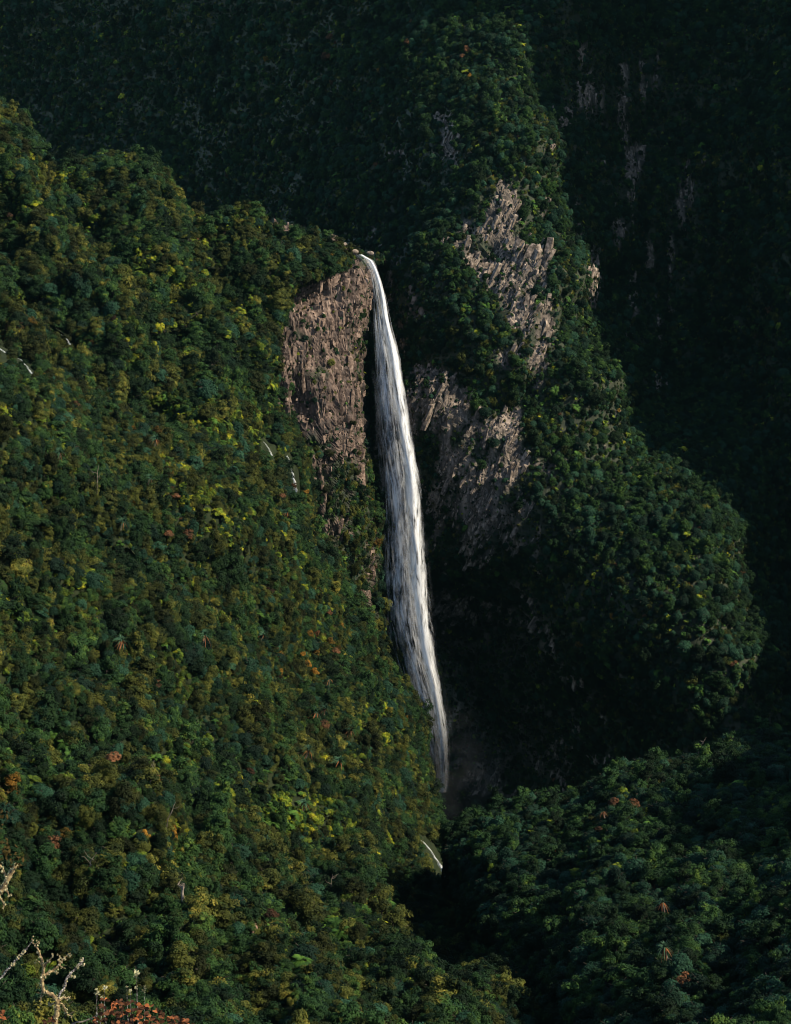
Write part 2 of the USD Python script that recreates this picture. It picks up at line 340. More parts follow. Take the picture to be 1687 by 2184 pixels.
def wall_rock(V):
    px, py, D = project(V)
    P = V.reshape(-1, 3)
    m = np.zeros(px.shape)
    for x, y, a, b, k, s in ROCKS:
        e = ((px - x - k * (y - py)) / a) ** 2 + ((py - y) / b) ** 2
        m = np.maximum(m, s * np.exp(-e * 0.55))
    tilt = smooth01(px, 1230, 1150) * smooth01(px, 840, 900)      # joints lean in the middle of the wall, stand upright elsewhere
    shear = P[:, 0] - (0.45 * tilt).ravel() * P[:, 2]
    Q = np.stack([shear, P[:, 1] * 0.6, P[:, 2] * 0.13], 1)
    streak = (meshkit.fbm(Q / 2.2, 3, 31) - 0.5).reshape(px.shape)
    patch = fbm(P, 14, 3, 37).reshape(px.shape)
    rk = smooth01(m + 1.1 * streak + 1.1 * patch, 0.46, 0.66)
    big = (np.abs(meshkit.fbm(Q / 6.0, 2, 41) - 0.5) * 2).reshape(px.shape)
    col = meshkit.noise(Q / 1.6, 43).reshape(px.shape)
    col = np.floor(col * 5) / 5 * 0.7 + col * 0.3
    Q2 = np.stack([P[:, 0] * .4, P[:, 1] * .4, P[:, 2]], 1)
    ledge = np.abs((meshkit.fbm(Q2 / 7.0, 2, 47) - 0.5)).reshape(px.shape)
    cut = smooth01(m, 0.3, 0.6)
    rib = (meshkit.fbm(np.stack([P[:, 0] / 6.5, P[:, 1] / 14, P[:, 2] / 90], 1), 3, 45) - .5).reshape(px.shape) * smooth01(px, 1240, 1320) * smooth01(py, 1000, 780)
    rk = rk * (1 - .75 * blob(px, py, [(1050, 1480, 190, 210)]))  # shade of the gorge recess put into the mask as dark ground colour
    fine = fbm(P * [1, 1, .5], 1.6, 3, 49).reshape(px.shape)
    return rk, 13 * rib + cut * (1.6 * fine - 4.5 * big + 2.6 * (col - 0.5) - 3.0 * ledge)


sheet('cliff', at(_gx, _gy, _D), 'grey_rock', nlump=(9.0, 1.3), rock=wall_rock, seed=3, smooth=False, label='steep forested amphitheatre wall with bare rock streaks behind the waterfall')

# the brown cliff left of the fall, below the lip
C_ROWS = [
    [(560, 470, 1010), (640, 480, 1010), (700, 500, 1005), (760, 532, 990), (800, 545, 1010), (850, 560, 1060)],
    [(540, 535, 915), (620, 545, 910), (690, 552, 905), (745, 553, 903), (772, 556, 908), (800, 570, 1050)],
    [(545, 590, 885), (615, 592, 886), (690, 600, 892), (750, 592, 898), (779, 590, 906), (800, 620, 1050)],
    [(545, 680, 875), (612, 690, 880), (690, 690, 890), (740, 680, 899), (766, 680, 910), (790, 700, 1050)],
    [(560, 800, 875), (622, 800, 880), (690, 800, 890), (730, 800, 900), (757, 800, 912), (785, 820, 1050)],
    [(560, 900, 880), (626, 905, 884), (690, 905, 893), (735, 900, 903), (758, 900, 915), (790, 920, 1050)],
    [(570, 1000, 890), (635, 1005, 893), (695, 1005, 900), (745, 1000, 912), (775, 1000, 930), (810, 1020, 1050)],
    [(590, 1150, 905), (660, 1150, 908), (710, 1150, 915), (760, 1150, 930), (795, 1150, 950), (830, 1150, 1050)],
    [(640, 1350, 930), (720, 1350, 935), (770, 1350, 945), (810, 1350, 965), (840, 1350, 990), (870, 1350, 1055)],
    [(700, 1600, 960), (780, 1600, 970), (830, 1600, 985), (870, 1600, 1000), (900, 1600, 1020), (930, 1600, 1060)],
    [(700, 1850, 980), (780, 1850, 990), (830, 1850, 1000), (870, 1850, 1010), (900, 1850, 1030), (930, 1850, 1060)]]


def cliff_rock(V):
    px, py, D = project(V)
    P = V.reshape(-1, 3)
    Q = np.stack([P[:, 0], P[:, 1] * 0.7, P[:, 2] * 0.22], 1)
    col = meshkit.noise(Q / 1.5, 53).reshape(px.shape)
    big = np.abs(meshkit.fbm(Q / 5.0, 3, 57) - 0.5).reshape(px.shape) * 2
    ledge = np.abs(fbm(np.stack([P[:, 0] * .35, P[:, 1] * .35, P[:, 2]], 1), 6.0, 3, 59)).reshape(px.shape)
    patch = fbm(P, 13, 3, 61).reshape(px.shape)
    low = smooth01(py, 860, 1060)
    rk = smooth01(0.66 - 0.42 * low + 1.0 * patch + 0.5 * (col - 0.5), 0.30, 0.5)
    cave = np.exp(-(((px - 650) / 22) ** 2 + ((py - 870) / 55) ** 2)) * 5 + np.exp(-(((px - 665) / 40) ** 2 + ((py - 625) / 42) ** 2)) * 5
    fine = fbm(P * [1, 1, .5], 1.3, 3, 67).reshape(px.shape)
    return rk, -6.0 * big + 2.6 * (np.floor(col * 5) / 5 - 0.4) - 4.5 * ledge - 1.7 * cave + 1.6 * fine


sheet('cliff', net(C_ROWS, 420, 150), 'warm_rock', nlump=(2.5, 1.2), rock=cliff_rock, seed=7, smooth=False, label='pinkish brown rock face left of the waterfall, under the lip')

# upper left slope up to the lip
L1_ROWS = [
    [(-330, 260, 1090), (0, 330, 1090), (200, 400, 1080), (420, 480, 1050), (600, 560, 1000), (700, 580, 985), (770, 590, 975)],
    [(-330, 130, 960), (0, 262, 960), (200, 352, 960), (420, 440, 950), (600, 520, 930), (700, 548, 920), (765, 560, 915)],
    [(-330, 110, 900), (0, 248, 905), (110, 292, 905), (260, 338, 905), (420, 402, 905), (560, 478, 903), (680, 527, 905), (760, 550, 908)],
    [(-330, 180, 860), (0, 300, 865), (110, 345, 868), (260, 400, 872), (420, 470, 875), (560, 535, 885), (680, 560, 896), (745, 572, 902)],
    [(-330, 380, 800), (0, 450, 810), (150, 480, 818), (300, 530, 830), (450, 570, 845), (550, 600, 860), (628, 612, 872), (652, 620, 905)],
    [(-330, 560, 745), (0, 610, 755), (150, 640, 770), (300, 680, 790), (430, 700, 810), (540, 720, 835), (624, 735, 860), (646, 745, 900)],
    [(-330, 720, 680), (0, 770, 690), (150, 790, 712), (300, 820, 740), (430, 840, 770), (550, 860, 818), (634, 880, 850), (654, 900, 900)],
    [(-330, 900, 655), (0, 960, 662), (150, 980, 688), (300, 1000, 715), (430, 1010, 745), (560, 1015, 810), (638, 1025, 845), (660, 1030, 900)],
    [(-330, 1100, 650), (0, 1150, 656), (150, 1170, 682), (300, 1180, 710), (430, 1180, 740), (580, 1180, 805), (650, 1180, 850), (670, 1190, 900)]]
sheet('hillside', net(L1_ROWS, 240, 220), 'hill_soil', nlump=(18.0, 7), seed=11, gullies=[([(130, 340), (210, 470), (330, 600), (430, 760)], 26, 11), ([(0, 430), (80, 560), (200, 720), (330, 830)], 28, 12), ([(420, 450), (500, 580), (560, 700), (600, 860)], 24, 10), ([(0, 640), (60, 700), (200, 790), (380, 870)], 20, 8), ([(560, 520), (590, 640)], 16, 6), ([(-60, 700), (90, 790), (220, 850)], 24, 12)], label='sunlit green slope at the upper left running to the lip')

L2_ROWS = [
    [(-330, 760, 760), (0, 900, 770), (150, 950, 785), (350, 1020, 800), (600, 1120, 850), (700, 1300, 870), (790, 1450, 870), (860, 1600, 870), (900, 1740, 860), (960, 1830, 850), (1050, 1960, 800), (1130, 2080, 700), (1230, 2230, 620), (1400, 2600, 500)],
    [(-330, 650, 660), (0, 760, 668), (150, 855, 690), (330, 945, 715), (600, 1060, 780), (680, 1180, 800), (760, 1300, 810), (840, 1460, 812), (885, 1570, 812), (905, 1690, 800), (950, 1800, 760), (1010, 1950, 640), (1110, 2080, 520), (1180, 2200, 470), (1330, 2600, 400)],
    [(-330, 640, 610), (0, 745, 620), (75, 800, 628), (200, 862, 645), (330, 928, 668), (480, 985, 700), (615, 1045, 740), (690, 1160, 755), (765, 1280, 765), (850, 1450, 765), (893, 1550, 760), (908, 1690, 745), (945, 1800, 690), (1000, 1940, 580), (1090, 2060, 470), (1150, 2190, 420), (1290, 2600, 350)],
    [(-330, 760, 570), (0, 850, 580), (150, 920, 600), (330, 1010, 628), (480, 1060, 655), (590, 1120, 685), (660, 1220, 700), (730, 1330, 710), (810, 1480, 705), (850, 1590, 690), (865, 1720, 660), (890, 1830, 610), (950, 1960, 530), (1040, 2070, 435), (1100, 2200, 390), (1230, 2600, 330)],
    [(-330, 1000, 500), (0, 1080, 510), (150, 1130, 530), (330, 1200, 560), (480, 1260, 585), (590, 1330, 600), (650, 1420, 605), (710, 1520, 600), (760, 1640, 575), (800, 1760, 530), (840, 1870, 480), (910, 2000, 430), (980, 2100, 385), (1040, 2220, 355), (1150, 2600, 310)],
    [(-330, 1250, 430), (0, 1330, 440), (150, 1380, 460), (330, 1440, 485), (480, 1510, 500), (590, 1590, 500), (640, 1680, 490), (690, 1780, 465), (740, 1880, 430), (800, 1970, 400), (870, 2060, 370), (950, 2160, 340), (1000, 2260, 325), (1100, 2600, 290)],
    [(-330, 1500, 375), (0, 1570, 385), (150, 1640, 400), (330, 1700, 415), (480, 1770, 415), (560, 1850, 400), (620, 1930, 385), (680, 2020, 365), (730, 2100, 345), (800, 2180, 325), (880, 2280, 310), (960, 2360, 300), (1020, 2440, 290), (1100, 2700, 270)],
    [(-330, 1750, 345), (0, 1820, 352), (150, 1880, 362), (330, 1950, 370), (480, 2020, 365), (560, 2100, 355), (620, 2180, 340), (680, 2270, 325), (730, 2350, 310), (800, 2430, 295), (880, 2530, 285), (960, 2610, 275), (1020, 2690, 265), (1100, 2950, 250)]]
sheet('hillside', net(L2_ROWS, 300, 280), 'hill_soil', nlump=(16.0, 7), seed=17, gullies=[([(-50, 1000), (180, 1080), (380, 1150), (560, 1250), (700, 1420)], 30, 10), ([(-50, 1190), (150, 1270), (340, 1380), (520, 1470), (640, 1600), (760, 1760)], 34, 12), ([(-50, 1400), (120, 1490), (300, 1590), (520, 1690), (640, 1820), (760, 1960)], 44, 15), ([(610, 1300), (660, 1400), (720, 1500), (800, 1640)], 22, 8), ([(600, 1960), (700, 2060), (850, 2184)], 34, 8), ([(860, 1800), (900, 1880), (1000, 2040)], 22, 6)], label='broad shrub covered slope falling from the left to the foot of the waterfall')

L3_ROWS = [
    [(-330, 1560, 380), (0, 1680, 385), (150, 1760, 385), (300, 1810, 385), (420, 1870, 380), (520, 1960, 370), (600, 2060, 360), (700, 2190, 350), (800, 2330, 330), (900, 2500, 310)],
    [(-330, 1440, 335), (0, 1562, 340), (150, 1645, 342), (300, 1690, 345), (420, 1745, 343), (520, 1840, 338), (600, 1940, 330), (690, 2060, 320), (780, 2190, 310), (880, 2400, 295)],
    [(-330, 1450, 310), (0, 1570, 315), (150, 1652, 318), (300, 1698, 320), (415, 1752, 320), (505, 1846, 315), (585, 1950, 308), (670, 2070, 300), (755, 2200, 292), (860, 2420, 280)],
    [(-330, 1620, 285), (0, 1720, 290), (150, 1790, 293), (290, 1840, 295), (390, 1900, 293), (470, 1980, 288), (540, 2070, 282), (620, 2170, 275), (700, 2290, 268), (800, 2480, 258)],
    [(-330, 1900, 245), (0, 1980, 248), (150, 2030, 250), (280, 2080, 250), (370, 2140, 247), (440, 2200, 243), (510, 2290, 238), (580, 2380, 233), (660, 2480, 228), (760, 2650, 220)],
    [(-330, 2250, 200), (0, 2300, 202), (150, 2340, 203), (280, 2390, 203), (370, 2440, 200), (440, 2500, 197), (510, 2570, 193), (580, 2650, 190), (660, 2750, 185), (760, 2900, 180)],
    [(-400, 2750, 120), (0, 2800, 120), (150, 2850, 120), (280, 2880, 120), (370, 2920, 120), (460, 2980, 120), (560, 3050, 120), (660, 3120, 120), (760, 3200, 118), (900, 3300, 115)],
    [(-500, 2900, 45), (0, 2900, 45), (150, 2900, 45), (280, 2900, 45), (370, 2920, 45), (500, 2960, 45), (640, 3000, 45), (800, 3060, 45), (1000, 3120, 45), (1300, 3200, 45)]]
sheet('hillside', net(L3_ROWS, 260, 220), 'hill_soil', nlump=(13.0, 5), seed=23, gullies=[([(430, 1780), (500, 1900), (560, 2010), (600, 2160)], 22, 6), ([(0, 1700), (150, 1780), (300, 1900), (400, 2060)], 34, 8), ([(0, 1900), (120, 1960), (240, 2080)], 30, 6)], label='dark near slope in the lower left corner')

R1_ROWS = [
    [(930, 1960, 720), (1000, 1900, 720), (1130, 1850, 730), (1290, 1790, 740), (1500, 1720, 750), (1687, 1690, 760), (2050, 1640, 770)],
    [(945, 1830, 610), (1000, 1790, 612), (1130, 1735, 620), (1290, 1685, 625), (1500, 1615, 630), (1687, 1600, 635), (2050, 1560, 640)],
    [(955, 1790, 575), (1010, 1768, 572), (1130, 1722, 570), (1290, 1672, 565), (1400, 1632, 562), (1500, 1602, 560), (1687, 1586, 560), (2050, 1540, 560)],
    [(965, 1850, 560), (1020, 1830, 545), (1140, 1790, 530), (1290, 1745, 520), (1400, 1710, 515), (1500, 1680, 510), (1687, 1660, 505), (2050, 1620, 500)],
    [(990, 1960, 545), (1050, 1950, 500), (1160, 1920, 470), (1290, 1890, 450), (1400, 1860, 440), (1500, 1840, 430), (1687, 1820, 420), (2050, 1790, 410)],
    [(1040, 2080, 520), (1100, 2070, 460), (1190, 2060, 415), (1290, 2040, 390), (1400, 2020, 375), (1500, 2010, 365), (1687, 1990, 355), (2050, 1970, 340)],
    [(1110, 2200, 500), (1160, 2200, 430), (1230, 2200, 375), (1310, 2190, 350), (1400, 2180, 335), (1500, 2180, 325), (1687, 2170, 310), (2050, 2150, 295)],
    [(1200, 2500, 420), (1260, 2500, 370), (1330, 2500, 320), (1400, 2500, 300), (1480, 2500, 285), (1560, 2500, 275), (1700, 2500, 260), (2050, 2500, 240)]]
sheet('ridge', net(R1_ROWS, 230, 230), 'hill_soil', nlump=(10.0, 3), seed=29, gullies=[([(1230, 1720), (1200, 1850), (1160, 2000)], 30, 2.5), ([(1480, 1640), (1450, 1800), (1380, 1960), (1320, 2120)], 36, 3), ([(1640, 1700), (1560, 1880), (1520, 2100)], 36, 3)], label='dark leafy spur across the lower right in front of the gorge')

# added unseen ridge right of the picture, crest shaped to shade spur and recess
def ridge_mesh(line, width, seed, n=60, m=24):
    line = np.array(line, float)
    t = np.linspace(0, 1, len(line)); s = np.linspace(0, 1, n)
    C = PchipInterpolator(t, line)(s)
    T = np.gradient(C[:, :2], axis=0); T /= np.linalg.norm(T, axis=1, keepdims=True); S = np.stack([-T[:, 1], T[:, 0]], 1)
    w = np.linspace(-1, 1, m)
    V = np.zeros((n, m, 3))
    V[..., :2] = C[:, None, :2] + (w * width)[None, :, None] * S[:, None]
    V[..., 2] = -60 + (C[:, 2] + 60)[:, None] * (1 - np.abs(w) ** 1.2)[None]
    q = V.reshape(-1, 3)
    V[..., 2] += (34 * fbm(q * [1, 1, 0.3], 90, 4, seed)).reshape(n, m)
    return V


SPURS = [([(360, -300, 400), (345, -100, 400), (320, 150, 370), (300, 280, 360), (295, 400, 352), (300, 500, 330), (305, 600, 250), (305, 720, 215), (302, 820, 232), (282, 905, 330), (264, 960, 430), (254, 1010, 480), (250, 1045, 560), (248, 1085, 740), (250, 1250, 850)], 85, 71)]
for line, wd, sd in SPURS:
    V = ridge_mesh(line, wd, sd)
    tag(usdkit.mesh(stage, path('mountain'), (V.reshape(-1, 3), grid_faces(*V.shape[:2])), '/World/Looks/hill_soil', smooth=True).GetPrim(), kind='structure', label='unseen ridge added beyond the right side of the picture to cast shade')
g = np.linspace(-1, 1, 120)
gx, gy = np.meshgrid(g * 6000, g * 6000)
V = np.stack([gx, gy, -75 + 0 * gx], -1)
V[..., 2] += (30 * fbm(V.reshape(-1, 3), 300, 3, 5)).reshape(gx.shape) + 500 * smooth01(np.hypot(gx, gy - 600), 1500, 5500)
tag(usdkit.mesh(stage, path('ground'), (V.reshape(-1, 3), grid_faces(*gx.shape)), '/World/Looks/hill_soil', smooth=True).GetPrim(), kind='structure', label='dark floor of the gorge')

usdkit.material(stage, '/World/Looks/haze_air', {'v': ('principled_volume', dict(color=(.40, .84, .90), density=HAZE, anisotropy=0.1))}, volume='v.volume')  # teal volume added to lift the black tones
_b = trimesh.creation.box(bounds=[[-6500, -6500, -140], [6500, 6500, 1300]])
obj('haze', _b, 'haze_air', kind='stuff', label='thin teal air added to lift the darkest tones', cat='haze')

# ------------------------------------------------------------------ depth buffer of the terrain, to leave out plants nobody can see
ZW, ZH = 520, 640
ZX0, ZX1, ZY0, ZY1 = -230, 1980, -160, 2400
zbuf = np.full((ZH, ZW), 1e9)
for s in SHEETS.values():
    V = s['V']
    for k in (0, 1):
        for l in (0, 1):
            A = V if not (k or l) else (V[: V.shape[0] - k or None, : V.shape[1] - l or None] + V[k:, l:]) / 2
            px, py, D = project(A.reshape(-1, 3))
            i = ((py - ZY0) / (ZY1 - ZY0) * ZH).astype(int); j = ((px - ZX0) / (ZX1 - ZX0) * ZW).astype(int)
            ok = (i >= 0) & (i < ZH) & (j >= 0) & (j < ZW) & (D > 5)
            np.minimum.at(zbuf, (i[ok], j[ok]), D[ok])
zbuf = minimum_filter(zbuf, 3)


def seen(P, slack=45.0):
    px, py, D = project(P)
    i = ((py - ZY0) / (ZY1 - ZY0) * ZH).astype(int); j = ((px - ZX0) / (ZX1 - ZX0) * ZW).astype(int)
    ok = (i >= 0) & (i < ZH) & (j >= 0) & (j < ZW)
    z = np.where(ok, zbuf[np.clip(i, 0, ZH - 1), np.clip(j, 0, ZW - 1)], -1)
    return ok & (D < z + slack), px, py, D


# ------------------------------------------------------------------ plants: leaves, crowns, forms
def leaves(P, N, size, rg, long=1.7, fold=0.25):
    """A folded rhombic leaf of two triangles at each point, its face near N."""
    n = len(P)
    N = N / np.maximum(np.linalg.norm(N, axis=1, keepdims=True), 1e-9)
    a = rg.normal(size=(n, 3)); a -= N * (a * N).sum(1, keepdims=True); a /= np.linalg.norm(a, axis=1, keepdims=True)
    b = np.cross(N, a)
    s = size * rg.uniform(0.6, 1.35, (n, 1))
    V = np.stack([P - a * s * long / 2, P + b * s / 2 - N * s * fold, P + a * s * long / 2 - N * s * fold * .6, P - b * s / 2 - N * s * fold], 1).reshape(-1, 3)
    k = np.arange(n)[:, None] * 4
    return V, np.vstack([k + [0, 1, 2], k + [0, 2, 3]])


def crown(seed, clumps, per, leaf, height=1.1, base=0.25, clump_r=0.36, flat=0.75):
    """A domed crown of leaf clumps, half width about 1, standing on z = 0."""
    rg = np.random.default_rng(seed)
    P, N = [], []
    lobe = rg.normal(size=(5, 3)); lobe /= np.linalg.norm(lobe, axis=1, keepdims=True); amp = rg.uniform(.15, .55, 5)
    for _ in range(clumps):
        th, c = rg.uniform(0, 2 * np.pi), rg.uniform(-0.25, 1)
        r = rg.uniform(0.6, 1.0) if c > 0 else rg.uniform(0.75, 1.0)
        q = math.sqrt(1 - c * c)
        d = np.array([q * math.cos(th), q * math.sin(th), c])
        r *= .62 + float((amp * np.clip(lobe @ d, 0, 1) ** 2).sum())
        o = d * r * [0.85, 0.85, 1] * [1, 1, height] + [0, 0, base + 0.2]
        cr = clump_r * rg.uniform(0.6, 1.3)
        k = rg.normal(size=(per, 3)); k[:, 2] = np.abs(k[:, 2]) * 1.1 - 0.25; k /= np.linalg.norm(k, axis=1, keepdims=True)
        P.append(o + k * cr * [1, 1, flat] * rg.uniform(0.7, 1.05, (per, 1))); N.append(0.9 * k + 0.35 * d + [0, 0, 0.2] + rg.normal(size=(per, 3)) * 0.38)
    return leaves(np.vstack(P), np.vstack(N), leaf, rg)


def stem(seed, h, r, lean=0.15, limbs=4):
    rg = np.random.default_rng(seed)
    top = np.array([rg.uniform(-lean, lean), rg.uniform(-lean, lean), h])
    out = [tube([np.array([0, 0, -0.35]), top * 0.5 + rg.normal(size=3) * 0.03, top], [r * 1.3, r, r * .6], 6, seed)]
    for k in range(limbs):
        th = 2 * np.pi * k / limbs + rg.uniform(-.4, .4)
        e = top + [0.6 * math.cos(th), 0.6 * math.sin(th), rg.uniform(.25, .6)]
        out.append(tube([top * 0.8, (top + e) / 2 + [0, 0, .08], e], [r * .6, r * .42, r * .15], 5, seed + k))
    return join(out)


def blade(base, d, length, width, droop, rg, n=4):
    d = d / np.linalg.norm(d)
    side = np.cross(d, [0, 0, 1.0]); side /= max(np.linalg.norm(side), 1e-6)
    t = np.linspace(0, 1, n + 1)[:, None]
    C = base + d * t * length - np.array([0, 0, 1.0]) * droop * length * t ** 2
    w = width * (1 - t ** 1.5 * 0.9) * 0.5
    V = np.stack([C - side * w, C + side * w + [0, 0, width * .25]], 1).reshape(-1, 3)
    F = []
    for i in range(n):
        a = 2 * i
        F += [[a, a + 1, a + 3], [a, a + 3, a + 2]]
    return V, np.array(F)


def rosette(seed, count, length, width, droop, up0, up1, z):
    rg = np.random.default_rng(seed); out = []
    for k in range(count):
        th = k * 2.39996 + rg.uniform(-.3, .3); e = math.radians(rg.uniform(up0, up1))
        out.append(blade(np.array([0, 0, z]), np.array([math.cos(th) * math.cos(e), math.sin(th) * math.cos(e), math.sin(e)]), length * rg.uniform(.75, 1.15), width, droop * rg.uniform(.6, 1.3), rg))
    return join(out)


def fronds(seed, count, length, droop, up0, up1, z, pairs=11, width=0.34):
    """Feathered fern fronds: pairs of narrow leaflets along an arching rib."""
    rg = np.random.default_rng(seed); V, F, n = [], [], 0
    for k in range(count):
        th = k * 2.39996 + rg.uniform(-.25, .25); e = math.radians(rg.uniform(up0, up1)); L = length * rg.uniform(.8, 1.1)
        d = np.array([math.cos(th) * math.cos(e), math.sin(th) * math.cos(e), math.sin(e)]); side = np.array([-math.sin(th), math.cos(th), 0])
        t = np.linspace(0.1, 1, pairs)
        C = np.array([0, 0, z]) + d * (t * L)[:, None] - np.array([0, 0, 1.0]) * (droop * L * t ** 2)[:, None]
        step = L / pairs
        tang = np.gradient(C, axis=0); tang /= np.linalg.norm(tang, axis=1, keepdims=True)
        for s in (-1, 1):
            w = width * L * np.sin(np.pi * np.clip(t * .85 + .12, 0, 1))[:, None]
            tip = C + side * s * w + tang * w * .35 - np.array([0, 0, 1]) * w * .25
            v = np.stack([C - tang * step * .42, C + tang * step * .42, tip], 1).reshape(-1, 3)
            V.append(v); F.append(np.arange(len(v)).reshape(-1, 3) + n); n += len(v)
    return np.vstack(V), np.vstack(F)


def hanging(seed, count=46, leaf=0.17):
    """A tuft that hangs down a rock face: strings of leaves drooping from z = 0."""
    rg = np.random.default_rng(seed); P, N = [], []
    for _ in range(count):
        th = rg.uniform(0, 2 * np.pi); r = rg.uniform(0.05, .75); L = rg.uniform(.5, 1.9)
        k = 9
        t = np.linspace(0, 1, k)
        x = np.stack([r * math.cos(th) * (0.4 + .6 * np.sqrt(t)), r * math.sin(th) * (0.4 + .6 * np.sqrt(t)), .35 * np.sin(np.pi * t) - L * t ** 1.4], 1) + rg.normal(size=(k, 3)) * .07
        P.append(x); N.append(np.stack([np.cos(th) + 0 * t, np.sin(th) + 0 * t, .6 + 0 * t], 1) + rg.normal(size=(k, 3)) * .4)
    return leaves(np.vstack(P), np.vstack(N), leaf, rg, long=2.2)


FORMS = {}


def form(kind, parts):
    """A class prim holding the parts of one shape of plant; copies refer to it."""
    k = sum(1 for x in FORMS if x.startswith(kind + '_form'))
    name = f'{kind}_form' + (f'_{k:03d}' if k else '')
    c = stage.CreateClassPrim('/World/' + name); c.SetTypeName('Xform')
    for pn, mesh, look in parts:
        obj(pn, mesh, look, c)
    FORMS[name] = c
    return name


KINDS = {}
TREE = [('dark_leaf', 0), ('olive_leaf', 0), ('dark_leaf', 1), ('olive_leaf', 1), ('cool_leaf', 2), ('dark_leaf', 2)]
KINDS['broadleaf_tree'] = [form('broadleaf_tree', [('trunk', stem(100 + s, .75, .075), 'trunk_bark'), ('crown', crown(200 + i, 50, 78, .085, height=[1.0, 1.35, .85][s], base=.3, clump_r=.33), m)]) for i, (m, s) in enumerate(TREE)]
KINDS['yellow_shrub'] = [form('yellow_shrub', [('stem', stem(120 + s, .5, .05), 'trunk_bark'), ('crown', crown(300 + s, 30, 60, .11, height=.9, base=.15, clump_r=.32), 'yellow_leaf')]) for s in range(3)]
KINDS['heath_shrub'] = [form('heath_shrub', [('stem', stem(140 + s, .5, .05), 'trunk_bark'), ('crown', crown(400 + s, 52, 70, .066, height=1.0, base=.1, clump_r=.28, flat=.9), m)]) for s, m in enumerate(('olive_leaf', 'olive_leaf', 'cool_leaf'))]
KINDS['tree_fern'] = [form('tree_fern', [('trunk', tube([[0, 0, -.4], [.03, 0, .4], [.02, .03, 1.0]], [.08, .06, .07], 6, s), 'trunk_bark'), ('crown', fronds(500 + s, 17, 1.15, .55, 5, 55, 1.0), m)]) for s, m in enumerate(('fern_leaf', 'yellow_leaf', 'fern_leaf'))]
KINDS['fern_clump'] = [form('fern_clump', [('fronds', fronds(520 + s, 22, 1.0, .45, 15, 80, 0.05, pairs=9, width=.3), m)]) for s, m in enumerate(('fern_leaf', 'fern_leaf', 'yellow_leaf'))]
KINDS['cliff_plant'] = [form('cliff_plant', [('foliage', hanging(540 + s), m)]) for s, m in enumerate(('dark_leaf', 'cool_leaf', 'olive_leaf', 'dark_leaf'))]
KINDS['rust_shrub'] = [form('rust_shrub', [('stem', stem(160 + s, .5, .05), 'trunk_bark'), ('crown', crown(600 + s, 26, 34, .14, height=.8, base=.1), m)]) for s, m in enumerate(('rust_leaf', 'orange_leaf', 'rust_leaf'))]
KINDS['screw_pine'] = [form('screw_pine', [('trunk', tube([[0, 0, -.4], [.05, 0, .5], [0, .04, .95]], [.09, .07, .06], 6, s), 'pale_bark'), ('crown', rosette(700 + s, 44, 1.35, .15, .55, 5, 85, .95), 'blade_leaf'),
                                               ('dead_skirt', rosette(720 + s, [13, 8, 5][s], 1.05, .17, .75, -35, 5, .9), 'dead_blade')]) for s in range(3)]


def quats(Z, spin):
    """Rotations (w, x, y, z) that turn +z to each row of Z after a spin about z."""
    Z = Z / np.linalg.norm(Z, axis=1, keepdims=True)
    w = 1 + Z[:, 2]; q = np.stack([w, -Z[:, 1], Z[:, 0], 0 * w], 1)
    q /= np.maximum(np.linalg.norm(q, axis=1, keepdims=True), 1e-9)
    c, s = np.cos(spin / 2), np.sin(spin / 2)
    return np.stack([q[:, 0] * c - q[:, 3] * s, q[:, 1] * c + q[:, 2] * s, q[:, 2] * c - q[:, 1] * s, q[:, 0] * s + q[:, 3] * c], 1)


PLANTS = {k: [] for k in KINDS}      # kind -> list of (P, Z, scale, form index, sheet)


def scatter(V, N, spacing, rg, keep=None):
    """Random points on a grid sheet, about one per spacing squared metres."""
    a = V[:-1, :-1]; b = V[:-1, 1:]; c = V[1:, :-1]; d = V[1:, 1:]
    area = np.linalg.norm(np.cross(b - a, c - a), axis=-1)
    pxc, pyc, _ = project(a)
    area = np.where((pxc > -200) & (pxc < 1950) & (pyc > -130) & (pyc < 2380), area, 0)
    n = int(area.sum() / spacing ** 2)
    k = rg.choice(area.size, n, p=(area / area.sum()).ravel())
    i, j = k // area.shape[1], k % area.shape[1]
    u, v = rg.uniform(size=(2, n, 1))
    lerp = lambda A: A[i, j] * (1 - u) * (1 - v) + A[i, j + 1] * u * (1 - v) + A[i + 1, j] * (1 - u) * v + A[i + 1, j + 1] * u * v
    return lerp(V), lerp(N), (i, j)


wall, face, slope1, slope2, slope3, spur = 'cliff', 'cliff_001', 'hillside', 'hillside_001', 'hillside_002', 'ridge'


